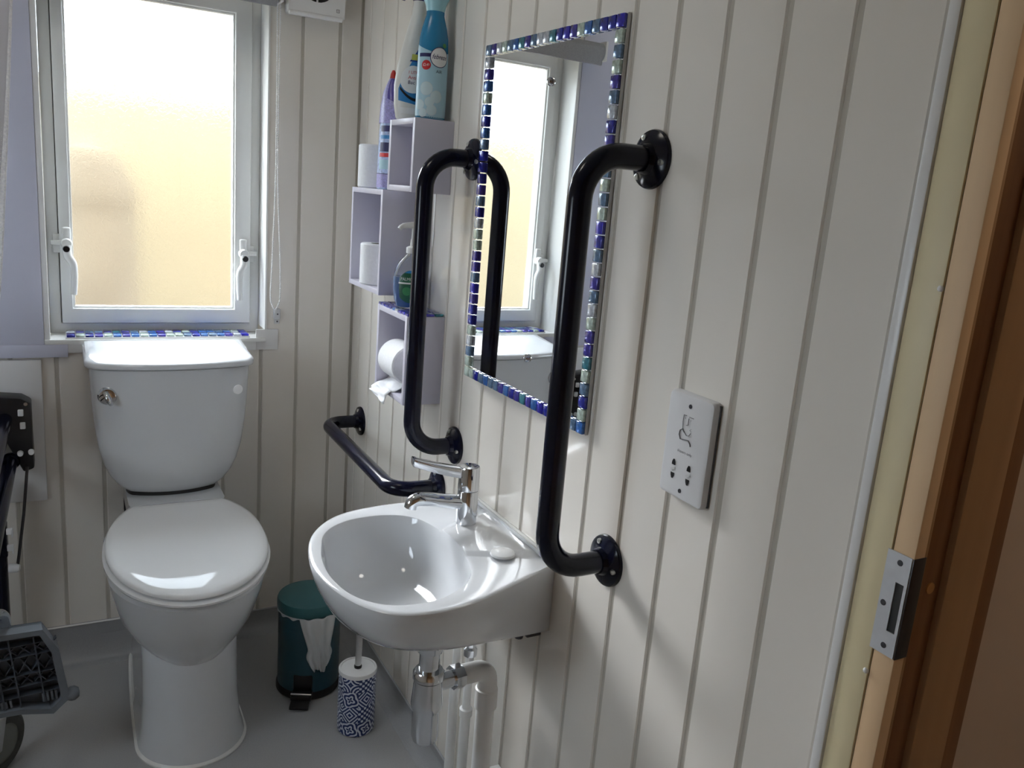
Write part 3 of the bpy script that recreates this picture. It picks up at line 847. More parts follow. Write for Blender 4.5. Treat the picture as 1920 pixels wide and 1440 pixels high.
MB().lathe([(0.0135, 0.0), (0.016, 0.002), (0.016, 0.020), (0.012, 0.026), (0.0, 0.026)], B.c + V((0.009, 0, 0.242)), (0, 0, 1), 24).build('collar', M['trigger'], ws)
MB().box(-0.0965, -0.030, 1.765, 1.785, 1.731, 1.756).build('trigger_head', M['trigger'], ws, bevel=0.005)
MB().tube(catmull([V((-0.074, 1.775, 1.738)), V((-0.079, 1.775, 1.722)), V((-0.086, 1.775, 1.704))], 5), 0.006, 10).build('trigger', M['trigger'], ws)

# purple toilet cleaner standing on the largest shelf
pb = thing('cleaner_bottle', (-0.058, 1.888, 1.3130), 'purple toilet cleaner bottle with red tip on the largest shelf', 'bottle')
B = Bottle((-0.058, 1.888, 1.3130), [(0, 0.024, 0.036, 0, 0), (0.003, 0.026, 0.038, 0, 0), (0.06, 0.026, 0.037, 0, 0), (0.12, 0.025, 0.036, 0, 0), (0.146, 0.024, 0.034, 0, 0)])
B.body('body', M['lilac_label'], pb)
B.patch('foot_band', M['lilac'], pb, 0, 2 * PI, 0.004, 0.034, na=40)
B.patch('lower_edge', M['navy_print'], pb, 0, 2 * PI, 0.034, 0.0355, off=0.001, na=40)
for k, (z0_, z1_, mm) in enumerate(((0.128, 0.141, 'navy_print'), (0.112, 0.120, 'blue_label'), (0.084, 0.104, 'navy_print'), (0.072, 0.081, 'red_print'), (0.045, 0.066, 'aqua'))):
    B.patch('print_block', M[mm], pb, PI + 0.15, PI + 1.2, z0_, z1_, off=0.0009)
B2 = Bottle((-0.058, 1.888, 1.3130), [(0.146, 0.026, 0.037, 0, 0), (0.155, 0.026, 0.038, 0, 0), (0.185, 0.024, 0.034, 0, 0.001), (0.215, 0.019, 0.023, 0, 0.004), (0.235, 0.012, 0.013, 0, 0.002), (0.245, 0.008, 0.009, 0, -0.001)])
B2.body('cap', M['lilac'], pb)
B2.patch('cap_front', M['purple'], pb, -PI / 2 - 0.9, -PI / 2 + 0.9, lambda t: 0.200 - 0.02 * t, 0.2445, off=0.0006)
MB().lathe([(0.0085, 0.0), (0.0065, 0.012), (0.003, 0.020), (0.0, 0.021)], B2.c + V((0, -0.001, 0.243)), (0, 0, 1), 16).build('red_tip', M['red'], pb)

# hand soap with pump on the tiled shelf top
sp = thing('soap_dispenser', (-0.050, 1.735, 1.0592), 'clear pump bottle of blue liquid hand soap on the mosaic shelf', 'soap dispenser')
B = Bottle((-0.050, 1.735, 1.0592), [(0, 0.026, 0.019, 0, 0), (0.004, 0.0305, 0.022, 0, 0), (0.02, 0.0360, 0.025, 0, 0), (0.045, 0.0395, 0.027, 0, 0), (0.068, 0.0395, 0.027, 0, 0), (0.085, 0.0365, 0.0255, 0, 0), (0.100, 0.0300, 0.022, 0, 0), (0.112, 0.0200, 0.017, 0, 0), (0.118, 0.0130, 0.0125, 0, 0), (0.126, 0.0120, 0.0120, 0, 0)], yaw=-0.25)
B.body('bottle', M['clear'], sp, off=0.0)
B.body('liquid', M['soap'], sp, z0=0.004, z1=0.070, off=-0.0012)
FS = -PI / 2 - 0.15
B.patch('label', M['soap_label'], sp, FS - 0.62, FS + 0.62, lambda t: 0.026 - 0.012 * math.sin(t * PI) , lambda t: 0.070 + 0.016 * math.sin(t * PI), off=0.0008)
B.patch('label_cap', M['blue_label'], sp, FS - 0.32, FS + 0.32, lambda t: 0.080, lambda t: 0.080 + 0.006 * math.sin(t * PI), off=0.0012)
B.patch('label_band', M['white_print'], sp, FS - 0.66, FS + 0.66, 0.0560, 0.0595, off=0.0013)
B.text('PALMOLIVE', 0.0098, FS + 0.02, 0.0665, M['white_print'], sp, off=0.0014, sx=0.86)
B.disc('leaf', M['soap_leaf'], sp, FS - 0.15, 0.040, 0.0095, off=0.0014)
B.disc('leaf', M['soap_leaf'], sp, FS + 0.22, 0.030, 0.0075, off=0.0014)
pc_ = B.c
MB().lathe([(0.0135, 0.0), (0.0140, 0.002), (0.0140, 0.012), (0.0115, 0.014), (0.006, 0.016), (0.005, 0.030), (0.0, 0.030)], pc_ + V((0, 0, 0.122)), (0, 0, 1), 24).build('collar', M['plastic'], sp)
MB().tube([pc_ + V((0, 0, 0.150)), pc_ + V((0, 0, 0.178))], 0.0038, 12).build('stem', M['plastic'], sp)
MB().tube(catmull([pc_ + V((0.008, 0.002, 0.182)), pc_ + V((-0.008, -0.002, 0.183)), pc_ + V((-0.030, -0.008, 0.180)), pc_ + V((-0.036, -0.0095, 0.174))], 5), [0.0075] * 5 + [0.0065] * 5 + [0.005] * 6, 12).build('pump_head', M['plastic'], sp)

# ornament in the smallest shelf
orn = thing('ornament', (-0.046, 1.700, 1.3260), 'little white ornament with a red crest inside the smallest shelf', 'ornament')
MB().lathe([(0.0, 0.016), (0.012, 0.018), (0.019, 0.030), (0.021, 0.042), (0.017, 0.056), (0.010, 0.066), (0.0, 0.069)], (-0.046, 1.700, 1.3260), (0, 0, 1), 20).build('body', M['ornament'], orn)
for dx, dy in ((-0.008, -0.006), (0.008, 0.004), (-0.006, 0.008)):
    MB().tube([(-0.046 + dx, 1.700 + dy, 1.3262), (-0.046 + dx, 1.700 + dy, 1.349)], 0.0026, 8).build('leg', M['ornament'], orn)
for k in range(5):
    a = -1.1 + k * 0.55
    MB().tube(catmull([V((-0.046, 1.700, 1.390)), V((-0.046 - 0.006 * math.cos(a), 1.700 + 0.009 * math.sin(a), 1.398 + 0.003 * math.cos(a * 2))), V((-0.046 - 0.014 * math.cos(a), 1.700 + 0.018 * math.sin(a), 1.402 + 0.006 * math.cos(a)))], 4), [0.002, 0.0026, 0.003, 0.0034, 0.0034, 0.003, 0.0026, 0.002, 0.001], 8).build('crest', M['red'], orn)

# ------------------------------------------------------------------ toilet
TX = -0.500
tt = thing('toilet', (TX, 1.95, 0.0), 'white close coupled toilet with closed lid under the window', 'toilet')
def egg(yf, yc, yb, hw, hwb, z, n=28, dx=0.0, pw=2.2):
    """plan outline: round front at yf, widest at yc, flat back at yb; counted anticlockwise from the right back corner"""
    pts = []
    half = []
    for k in range(n // 2 + 1):         # front centre -> widest (right side)
        t = PI / 2 * k / (n // 2)
        half.append((hw * math.sin(t), yc - (yc - yf) * math.cos(t)))
    for k in range(1, n // 2 + 1):
        s_ = k / (n // 2)
        half.append((hw - (hw - hwb) * s_ ** pw, yc + (yb - yc) * s_))
    for (a, b) in half: pts.append(V((TX + dx + a, b, z)))
    for (a, b) in reversed(half[1:]): pts.append(V((TX + dx - a, b, z)))
    return pts
pan = MB()
R_ = [egg(1.860, 1.98, 2.12, 0.030, 0.03, 0.205), egg(1.815, 1.96, 2.14, 0.070, 0.07, 0.212), egg(1.775, 1.94, 2.15, 0.103, 0.09, 0.240), egg(1.752, 1.93, 2.15, 0.128, 0.10, 0.278), egg(1.724, 1.92, 2.14, 0.148, 0.108, 0.320), egg(1.700, 1.91, 2.13, 0.160, 0.112, 0.365), egg(1.688, 1.90, 2.12, 0.167, 0.115, 0.400), egg(1.684, 1.90, 2.12, 0.170, 0.116, 0.422), egg(1.690, 1.90, 2.12, 0.165, 0.112, 0.4285)]
pan.rings(R_)
# pedestal
R_ = [egg(1.742, 1.86, 2.285, 0.120, 0.105, 0.0), egg(1.744, 1.86, 2.285, 0.119, 0.105, 0.012), egg(1.760, 1.87, 2.285, 0.110, 0.100, 0.05), egg(1.772, 1.875, 2.285, 0.1055, 0.098, 0.12), egg(1.776, 1.88, 2.285, 0.105, 0.098, 0.22), egg(1.79, 1.90, 2.285, 0.106, 0.098, 0.30), egg(1.86, 1.95, 2.285, 0.106, 0.098, 0.38)]
pan.rings(R_)
# shelf that carries the cistern, with shoulders by the hinges
def shoulders(z, k=1.0):
    P = [(0.09, 1.99), (0.165, 1.985), (0.172, 2.015), (0.160, 2.045), (0.128, 2.065), (0.112, 2.095), (0.112, 2.285)]
    Q = [(a * k, b) for a, b in P]
    return [V((TX + a, b, z)) for a, b in Q] + [V((TX - a, b, z)) for a, b in reversed(Q)]
def shoulders2(z):
    P = [(0.06, 2.085), (0.108, 2.075), (0.112, 2.09), (0.112, 2.10), (0.112, 2.12), (0.112, 2.2), (0.112, 2.285)]
    return [V((TX + a, b, z)) for a, b in P] + [V((TX - a, b, z)) for a, b in reversed(P)]
pan.rings([shoulders(0.33, 0.80), shoulders(0.38, 0.92), shoulders(0.43), shoulders(0.463), shoulders(0.469, 0.985)])
pan.rings([shoulders2(0.40), shoulders2(0.505), shoulders2(0.515)])
pan.build('pan', M['ceramic'], tt, smooth=45)
MB().rings([egg(1.737, 1.86, 2.28, 0.125, 0.11, 0.0005), egg(1.737, 1.86, 2.28, 0.125, 0.11, 0.004), egg(1.742, 1.86, 2.28, 0.119, 0.105, 0.009)], True, False).build('sealant', M['silicone'], tt)
# seat ring and lid, falling towards the front
def slope(y_):
    t = max(0.0, (2.09 - y_) / 0.42)
    return 0.008 - 0.030 * t - 0.026 * t * t
def sl(ring, k=1.0):
    return [V((p.x, p.y, p.z + k * slope(p.y))) for p in ring]
P6 = dict(pw=2.6)
MB().rings([sl(egg(1.705, 1.89, 2.075, 0.150, 0.100, 0.463, **P6), 0.6), sl(egg(1.683, 1.89, 2.085, 0.170, 0.115, 0.4632, **P6), 0.6), sl(egg(1.673, 1.89, 2.09, 0.178, 0.12, 0.465, **P6), 0.62), sl(egg(1.672, 1.89, 2.09, 0.179, 0.12, 0.476, **P6), 0.75), sl(egg(1.679, 1.89, 2.085, 0.173, 0.115, 0.4815, **P6), 0.82), sl(egg(1.705, 1.89, 2.075, 0.150, 0.100, 0.4820, **P6), 0.82)]).build('seat', M['seat'], tt, smooth=50)
lidr = [sl(egg(1.705, 1.885, 2.07, 0.148, 0.098, 0.4875, **P6), 0.84), sl(egg(1.686, 1.885, 2.078, 0.166, 0.108, 0.4878, **P6), 0.84), sl(egg(1.678, 1.885, 2.084, 0.173, 0.112, 0.4903, **P6), 0.86), sl(egg(1.678, 1.885, 2.084, 0.1735, 0.112, 0.4985, **P6), 0.94), sl(egg(1.684, 1.885, 2.081, 0.168, 0.108, 0.5060, **P6)), sl(egg(1.695, 1.885, 2.074, 0.158, 0.102, 0.5085, **P6)), sl(egg(1.72, 1.885, 2.055, 0.135, 0.088, 0.5098, **P6)), sl(egg(1.75, 1.885, 2.03, 0.105, 0.070, 0.5104, **P6)), sl(egg(1.79, 1.885, 1.99, 0.07, 0.05, 0.5108, **P6)), sl(egg(1.84, 1.885, 1.94, 0.03, 0.02, 0.5110, **P6))]
MB().rings(lidr).build('lid', M['seat'], tt, smooth=60)
for s_ in (-1, 1):
    MB().tube([(TX + s_ * 0.075 - 0.018, 2.090, 0.494), (TX + s_ * 0.075 + 0.018, 2.090, 0.494)], 0.010, 14).build('hinge', M['seat'], tt)
# cistern
def dring(z, hw, yf, yb, ex=3.4, n=44, bulge=0.030):
    pts = []
    for k in range(n + 1):
        t = -1 + 2 * k / n
        a = math.copysign(abs(math.sin(t * PI / 2)) ** 0.9, t)
        yy = yf + bulge * (abs(a) ** 2.2)
        e = max(0.0, (abs(a) - 0.86) / 0.14)
        yy += 0.035 * (1 - math.sqrt(max(0.0, 1 - e * e)))
        pts.append(V((TX - 0.003 + hw * a, yy, z)))
    pts.append(V((TX - 0.003 + hw, yb, z))); pts.append(V((TX - 0.003 - hw, yb, z)))
    return pts
cz = [(0.520, 0.085, 2.150), (0.522, 0.100, 2.138), (0.528, 0.112, 2.128), (0.545, 0.130, 2.118), (0.570, 0.146, 2.110), (0.600, 0.158, 2.104), (0.640, 0.168, 2.100), (0.70, 0.176, 2.096), (0.77, 0.181, 2.093), (0.848, 0.1845, 2.090)]
MB().rings([dring(z, hw, yf, 2.284) for z, hw, yf in cz]).build('cistern', M['ceramic'], tt, smooth=50)
MB().rings([dring(0.512, 0.108, 2.135, 2.28), dring(0.524, 0.108, 2.135, 2.28)]).build('gasket', M['gasket'], tt)
lz = [(0.8500, 0.188, 2.086, 2.284, 0), (0.8520, 0.1935, 2.081, 2.286, 0), (0.860, 0.1945, 2.080, 2.286, 0.2), (0.8735, 0.1935, 2.082, 2.286, 0.6), (0.8810, 0.1885, 2.089, 2.284, 0.9), (0.8840, 0.181, 2.099, 2.280, 1), (0.8852, 0.165, 2.115, 2.272, 1), (0.8860, 0.12, 2.140, 2.25, 1), (0.8862, 0.06, 2.170, 2.22, 1)]
def tilt(r, k): return [V((p.x, p.y, p.z - k * 0.105 * max(0.0, 2.284 - p.y) + k * 0.003)) for p in r]
MB().rings([tilt(dring(z, hw, yf, yb2, bulge=0.030 * min(1, hw / 0.15)), k) for z, hw, yf, yb2, k in lz]).build('cistern_lid', M['ceramic'], tt, smooth=60)
lv = MB().lathe([(0.022, 0.0), (0.0225, -0.006), (0.0190, -0.011), (0.0180, -0.016), (0.0150, -0.017), (0.0, -0.016)], (-0.6485, 2.118, 0.786), (0.12, 1, 0), 28).build('flush_lever', M['chrome'], tt)
MB().tube(catmull([V((-0.6540, 2.100, 0.797)), V((-0.6520, 2.090, 0.788)), V((-0.6480, 2.088, 0.778)), V((-0.6440, 2.096, 0.770))], 4), 0.0058, 12).build('lever_arm', M['chrome'], lv)
MB().lathe([(0.0, -0.0035), (0.011, -0.003), (0.0125, -0.001), (0.0125, 0.006)], (-0.353, 2.111, 0.790), (-0.1, 1, 0), 24).build('blanking_cap', M['seat'], tt)

# ------------------------------------------------------------------ basin
bs = thing('wash_basin', (0.0, 1.26, 0.575), 'small white wall hung basin with rounded front and chrome tap', 'basin')
BC = V((-0.243, 1.236))
OUT = [(0.0, 1.433), (-0.06, 1.445), (-0.108, 1.454), (-0.161, 1.459), (-0.213, 1.456), (-0.266, 1.445), (-0.312, 1.420), (-0.350, 1.377), (-0.374, 1.330), (-0.386, 1.285), (-0.392, 1.240), (-0.391, 1.195), (-0.383, 1.147), (-0.365, 1.096), (-0.343, 1.062), (-0.315, 1.039), (-0.274, 1.028), (-0.224, 1.029), (-0.168, 1.044), (-0.088, 1.077), (0.0, 1.116)]
INN = [(-0.356, 1.312), (-0.342, 1.350), (-0.316, 1.382), (-0.278, 1.403), (-0.232, 1.409), (-0.192, 1.402), (-0.161, 1.381), (-0.142, 1.340), (-0.133, 1.275), (-0.135, 1.205), (-0.145, 1.155), (-0.160, 1.122), (-0.186, 1.094), (-0.221, 1.073), (-0.259, 1.063), (-0.299, 1.066), (-0.332, 1.083), (-0.358, 1.115), (-0.371, 1.159), (-0.375, 1.210), (-0.369, 1.264)]
BOT = [(0.0, 1.428), (-0.10, 1.415), (-0.20, 1.392), (-0.275, 1.352), (-0.318, 1.305), (-0.331, 1.255), (-0.317, 1.203), (-0.290, 1.160), (-0.25, 1.128), (-0.191, 1.112), (-0.108, 1.110), (0.0, 1.116)]
def poly_r(P, ang, c):
    d = V((math.cos(ang), math.sin(ang))); best = None
    for a, b in zip(P, P[1:] + P[:1]):
        a = V(a[:2]) - c; b = V(b[:2]) - c
        e = b - a
        den = d.x * e.y - d.y * e.x
        if abs(den) < 1e-12: continue
        t = (a.x * e.y - a.y * e.x) / den
        u = (a.x * d.y - a.y * d.x) / den
        if t > 0 and -1e-9 <= u <= 1 + 1e-9: best = t if best is None else max(best, t)
    return best
OS = catmull([(a, b, 0) for a, b in OUT], 8)
IS = catmull([(a, b, 0) for a, b in INN], 6, closed=True)
BSP = catmull([(a, b, 0) for a, b in BOT], 8)
NB = 120
angs = [2 * PI * k / NB for k in range(NB)]
# include the wall corners exactly
ca = [math.atan2(1.433 - BC.y, 0 - BC.x), math.atan2(1.116 - BC.y, 0 - BC.x) % (2 * PI)]
for c_ in ca:
    k = min(range(NB), key=lambda q: abs((angs[q] - c_ + PI) % (2 * PI) - PI)); angs[k] = c_
RO = [poly_r(OS, a, BC) for a in angs]
RI = [poly_r(IS, a, BC) for a in angs]
RB = {a: poly_r(BSP, a, BC) for a in angs}
def ringp(fr, fz):
    out = []
    for a, ro, ri in zip(angs, RO, RI):
        r = fr(a, ro, ri)
        out.append(V((BC.x + r * math.cos(a), BC.y + r * math.sin(a), fz(a, ro, ri, r))))
    return out
ZT = 0.711
def wallness(a, ro):     # 1 where the outline point lies on the wall
    xx = BC.x + ro * math.cos(a)
    return max(0.0, min(1.0, (xx + 0.10) / 0.10))
def clampx(pts):
    return [V((min(p.x, -0.0008), p.y, p.z)) for p in pts]
def under(a, ro, shrink):
    wl = wallness(a, ro)
    return ro * (1 - shrink * (1 - wl))
def lift(a):             # raised tap ledge
    yy = math.sin(a); 
    d = (a + PI) % (2 * PI) - PI
    return 0.0045 if -0.36 < d < 0.55 else 0.0
def side(t):
    return lambda a, ro, ri: RB[a] + (ro - RB[a]) * t
rings_b = [
    ringp(lambda a, ro, ri: 0.02, lambda *q: 0.588),
    ringp(lambda a, ro, ri: RB[a] * 0.5, lambda *q: 0.584),
    ringp(lambda a, ro, ri: RB[a] * (1 - 0.08 * (1 - wallness(a, ro))), lambda *q: 0.5825),
    ringp(side(0.0), lambda *q: 0.588),
    ringp(side(0.20), lambda *q: 0.600),
    ringp(side(0.42), lambda *q: 0.618),
    ringp(side(0.66), lambda *q: 0.643),
    ringp(side(0.86), lambda *q: 0.670),
    ringp(side(0.97), lambda *q: 0.692),
    ringp(lambda a, ro, ri: ro, lambda *q: 0.703),
    ringp(lambda a, ro, ri: ro - 0.001, lambda *q: ZT - 0.0018),
    ringp(lambda a, ro, ri: ro - 0.0035, lambda *q: ZT),
    ringp(lambda a, ro, ri: max(ro - 0.010, ri + 0.004), lambda a, ro, ri, r: ZT + lift(a)),
    ringp(lambda a, ro, ri: ri + 0.003, lambda a, ro, ri, r: ZT + lift(a)),
    ringp(lambda a, ro, ri: ri + 0.0005, lambda a, ro, ri, r: ZT - 0.0008 + lift(a)),
    ringp(lambda a, ro, ri: ri - 0.0015, lambda a, ro, ri, r: ZT - 0.004 + lift(a)),
    ringp(lambda a, ro, ri: ri * 0.965, lambda a, ro, ri, r: 0.690),
    ringp(lambda a, ro, ri: ri * 0.92, lambda a, ro, ri, r: 0.665),
    ringp(lambda a, ro, ri: ri * 0.85, lambda a, ro, ri, r: 0.638),
    ringp(lambda a, ro, ri: ri * 0.72, lambda a, ro, ri, r: 0.616),
    ringp(lambda a, ro, ri: ri * 0.50, lambda a, ro, ri, r: 0.604),
    ringp(lambda a, ro, ri: ri * 0.20, lambda a, ro, ri, r: 0.600),
    ringp(lambda a, ro, ri: 0.016, lambda a, ro, ri, r: 0.599)]
MB().rings([clampx(r) for r in rings_b]).build('bowl', M['ceramic'], bs, smooth=40)
MB().lathe([(0.019, 0.0), (0.019, 0.002), (0.013, 0.003), (0.0, 0.001)], (BC.x, BC.y, 0.599), (0, 0, 1), 28).build('waste_ring', M['chrome'], bs)
MB().tube([(-0.003, 1.119, ZT + 0.003), (-0.003, 1.433, ZT + 0.003)], 0.005, 10).build('sealant', M['silicone'], bs)
MB().tube([(-0.012, 1.135, ZT + 0.0045), (-0.012, 1.425, ZT + 0.0045)], 0.004, 10).build('back_ridge', M['ceramic'], bs)
MB().lathe([(0.0, 0.0062), (0.014, 0.0055), (0.021, 0.003), (0.0225, 0.0), (0.0225, -0.001)], (-0.0755, 1.1715, ZT + 0.0045), (0, 0, 1), 32).build('tap_hole_cover', M['seat'], bs)
# tap
TY = 1.318; TXX = -0.0785
tp = thing('basin_tap', (TXX, TY, ZT + 0.004), 'chrome lever mixer tap standing on the basin', 'tap')
MB().lathe([(0.0, 0.0), (0.0195, 0.0), (0.0195, 0.064), (0.019, 0.0655)], (TXX, TY, ZT + 0.0046), (0, 0, 1), 36).build('body', M['chrome'], tp)
MB().lathe([(0.019, 0.0), (0.0198, 0.001), (0.0198, 0.043), (0.0185, 0.046), (0.015, 0.0445), (0.008, 0.0415), (0.0, 0.041)], (TXX, TY, ZT + 0.0706), (0, 0, 1), 36).build('cartridge_cap', M['chrome'], tp)
sa = 0.10
def dirp(d, z):
    return V((TXX - d * math.cos(sa), TY + d * math.sin(sa), z))
spout = catmull([dirp(0.010, ZT + 0.046), dirp(0.04, ZT + 0.050), dirp(0.075, ZT + 0.056), dirp(0.095, ZT + 0.0575), dirp(0.106, ZT + 0.053), dirp(0.109, ZT + 0.042)], 5)
MB().tube(spout, [0.0135] * 6 + [0.0130] * 8 + [0.0128] * 12, 18).build('spout', M['chrome'], tp)
la = 0.14
lev = MB()
def dirl(d, z, off=0.0):
    return V((TXX - d * math.cos(la) + off * math.sin(la), TY + d * math.sin(la) + off * math.cos(la), z))
rs = []
for k in range(11):
    t = k / 10
    d = 0.012 + 0.098 * t
    zt = ZT + 0.113 + 0.022 * t ** 1.3 + 0.002
    wv = 0.010 + 0.003 * t
    th = 0.021 - 0.006 * t
    rs.append([dirl(d, zt, wv), dirl(d, zt, -wv), dirl(d, zt - th, -wv * 0.75), dirl(d, zt - th, wv * 0.75)])
lev.rings(rs)
lev.build('lever', M['chrome'], tp, bevel=0.0022)
# bottle trap and waste pipe
WXX, WYY = -0.182, 1.215
wt = thing('bottle_trap', (WXX, WYY, 0.342), 'chrome bottle trap hanging under the basin', 'bottle trap')
MB().lathe([(0.0, 0.342), (0.017, 0.343), (0.0230, 0.348), (0.0255, 0.358), (0.0255, 0.408), (0.0268, 0.411), (0.0292, 0.418), (0.0292, 0.424), (0.0275, 0.445), (0.0258, 0.470), (0.0, 0.471)], (WXX, WYY, 0), (0, 0, 1), 36).build('trap_body', M['chrome'], wt)
MB().lathe([(0.0258, 0.471), (0.0285, 0.473), (0.0285, 0.484), (0.025, 0.489), (0.0, 0.489)], (WXX, WYY, 0), (0, 0, 1), 36).build('collar_nut', M['chrome'], wt)
MB().lathe([(0.0, 0.475), (0.0185, 0.475), (0.0185, 0.530), (0.0, 0.530)], (WXX, WYY, 0), (0, 0, 1), 32).build('inlet_tube', M['chrome'], wt)
MB().lathe([(0.0185, 0.524), (0.0235, 0.527), (0.0270, 0.540), (0.0270, 0.560), (0.0, 0.584)], (WXX, WYY, 0), (0, 0, 1), 32).build('flanged_tail', M['chrome'], wt)
od = V((0.78, 0.10, 0)).normalized()
o0 = V((WXX, WYY, 0.456))
MB().tube([o0 + od * 0.02, o0 + od * 0.062], 0.0165, 24).build('outlet', M['chrome'], wt)
MB().tube([o0 + od * 0.050, o0 + od * 0.070], 0.0225, 8).build('outlet_nut', M['chrome'], wt)
wp = thing('waste_pipe', (-0.045, WYY + 0.02, 0.0), 'white plastic waste pipe dropping from the bottle trap to floor', 'pipe')
e0 = o0 + od * 0.066
e1 = V((-0.052, e0.y + (-0.052 - e0.x) * od.y / od.x, 0.452))
MB().tube(arc_path([e0, e1, V((e1.x, e1.y, 0.385))], 0.028, 10), 0.0190, 28).build('elbow', M['pipe'], wp)
MB().lathe([(0.0190, 0.370), (0.0218, 0.371), (0.0218, 0.410), (0.0190, 0.412)], (e1.x, e1.y, 0), (0, 0, 1), 28, False, False).build('socket_collar', M['pipe'], wp)
MB().tube([(e1.x, e1.y, 0.0), (e1.x, e1.y, 0.385)], 0.0178, 28).build('down_pipe', M['pipe'], wp)
pcl = thing('pipe_clip', (-0.015, e1.y - 0.01, 0.19), 'white plastic clip holding the waste pipe to wall', 'clip')
MB().lathe([(0.0195, 0.0), (0.0235, 0.0), (0.0235, 0.018), (0.0195, 0.018), (0.0195, 0.0)], (e1.x, e1.y, 0.195), (0, 0, 1), 28, False, False).build('band', M['pipe'], pcl)
MB().box(-0.022, -0.0005, e1.y - 0.018, e1.y + 0.018, 0.192, 0.216).build('wall_foot', M['pipe'], pcl, bevel=0.002)
MB().tube([(e1.x, e1.y - 0.021, 0.204), (e1.x + 0.012, e1.y - 0.058, 0.204)], 0.0085, 14).build('clip_lug', M['pipe'], pcl)
MB().tube([(e1.x - 0.004, e1.y - 0.030, 0.204), (e1.x + 0.0, e1.y - 0.036, 0.204)], 0.0105, 14).build('clip_screw', M['black'], pcl)
# supply pipes with isolating valves
def supply(px, py, zt, label, zc):
    s_ = thing('supply_pipe', (px, py, 0), label, 'pipe', 'white supply pipes under the basin')
    MB().tube([(px, py, 0.0), (px, py, zc)], 0.0105, 18).build('boxed_pipe', M['pipe'], s_)
    MB().lathe([(0.0105, -0.014), (0.0135, -0.012), (0.0135, 0.004), (0.0095, 0.006)], (px, py, zc), (0, 0, 1), 20).build('pipe_collar', M['pipe'], s_)
    MB().tube([(px, py, zc), (px, py, zt)], 0.0085, 16).build('upper_pipe', M['pipe'], s_)
    MB().lathe([(0.0, 0.0), (0.013, 0.0), (0.0145, 0.006), (0.0145, 0.016), (0.010, 0.020), (0.010, 0.032), (0.0145, 0.036), (0.0145, 0.050), (0.011, 0.054), (0.0, 0.054)], (px, py, zt - 0.004), (0, 0, 1), 8).build('isolating_valve', M['chrome'], s_)
    MB().tube(catmull([V((px, py, zt + 0.048)), V((px - 0.004, py - 0.002, zt + 0.09)), V((px - 0.012, py - 0.012, 0.60))], 6), 0.0065, 14).build('tap_tail', M['steel'], s_)
supply(-0.034, 1.405, 0.430, 'white supply pipe nearer the toilet with chrome valve under basin', 0.335)
supply(-0.034, 1.345, 0.415, 'white supply pipe beside the waste pipe with chrome valve', 0.285)
# wall bracket bolt under the basin
hb = thing('basin_bracket', (-0.012, 1.155, 0.545), 'dark metal bracket bolt under the basin beside wall', 'bracket')
MB().box(-0.030, -0.0005, 1.140, 1.172, 0.560, 0.574).build('plate', M['darkmetal'], hb, bevel=0.002)
MB().lathe([(0.0, 0.0), (0.008, 0.002), (0.0095, 0.010), (0.0095, 0.026), (0.0, 0.026)], (-0.030, 1.168, 0.545), (0, 0, 1), 12).build('bolt', M['darkmetal'], hb)

# ------------------------------------------------------------------ shaver socket
SKY0, SKY1, SKZ0, SKZ1 = 0.768, 0.8575, 0.9435, 1.0885
sk = thing('shaver_socket', (-0.008, (SKY0 + SKY1) / 2, SKZ0), 'grey white shaver socket plate on the wall near the doorway', 'socket')
def rrect(y0, y1, z0, z1, r, xx, n=5):
    out = []
    for (cy, cz_, a0) in ((y1 - r, z1 - r, 0), (y0 + r, z1 - r, PI / 2), (y0 + r, z0 + r, PI), (y1 - r, z0 + r, 1.5 * PI)):
        for k in range(n + 1):
            a = a0 + PI / 2 * k / n
            out.append(V((xx, cy + r * math.cos(a), cz_ + r * math.sin(a))))
    return out
MB().rings([rrect(SKY0, SKY1, SKZ0, SKZ1, 0.007, -0.0005), rrect(SKY0, SKY1, SKZ0, SKZ1, 0.007, -0.009), rrect(SKY0 + 0.0015, SKY1 - 0.0015, SKZ0 + 0.0015, SKZ1 - 0.0015, 0.007, -0.0122), rrect(SKY0 + 0.004, SKY1 - 0.004, SKZ0 + 0.004, SKZ1 - 0.004, 0.006, -0.0130)]).build('plate', M['greyplate'], sk, smooth=30)
MB().box(-0.004, -0.0003, SKY0 - 0.0008, SKY1 - 0.002, SKZ0 + 0.003, SKZ1 - 0.003).build('gasket', M['darkmetal'], sk, bevel=0.001)
XF = -0.0133
sc_y = (SKY0 + SKY1) / 2
for zz in (SKZ1 - 0.0150, SKZ0 + 0.0125):
    MB().lathe([(0.0, 0.0008), (0.0028, 0.0006), (0.0033, -0.001)], (XF, sc_y, zz), (-1, 0, 0), 14).build('screw', M['darkmetal'], sk)
def skp(u, v):        # u to the right as seen from the room (towards -y), v up, from the plate centre
    return V((XF - 0.0004, sc_y - u, (SKZ0 + SKZ1) / 2 + v))
def stroke(P, name='face_drawing', r=0.00045):
    MB().tube([skp(a, b) for a, b in P], r, 6).build(name, M['print'], sk)
stroke([(-0.010, 0.044), (-0.0045, 0.044)]); stroke([(0.001, 0.0435), (0.0095, 0.0435)])
stroke([(-0.010, 0.0435), (-0.0105, 0.034), (-0.0095, 0.026), (-0.0055, 0.0205)])
stroke([(0.0005, 0.0415), (0.0002, 0.032), (-0.0035, 0.0312)])
stroke([(-0.0045, 0.0205), (-0.0005, 0.0175), (0.004, 0.0185), (0.0075, 0.0230)])
stroke([(-0.0052, 0.0205), (-0.0095, 0.0245), (-0.0140, 0.0215), (-0.0150, 0.0155), (-0.0120, 0.0100), (-0.004, 0.0110), (0.0045, 0.0120), (0.0085, 0.0080), (0.0095, 0.0050)], r=0.0007)
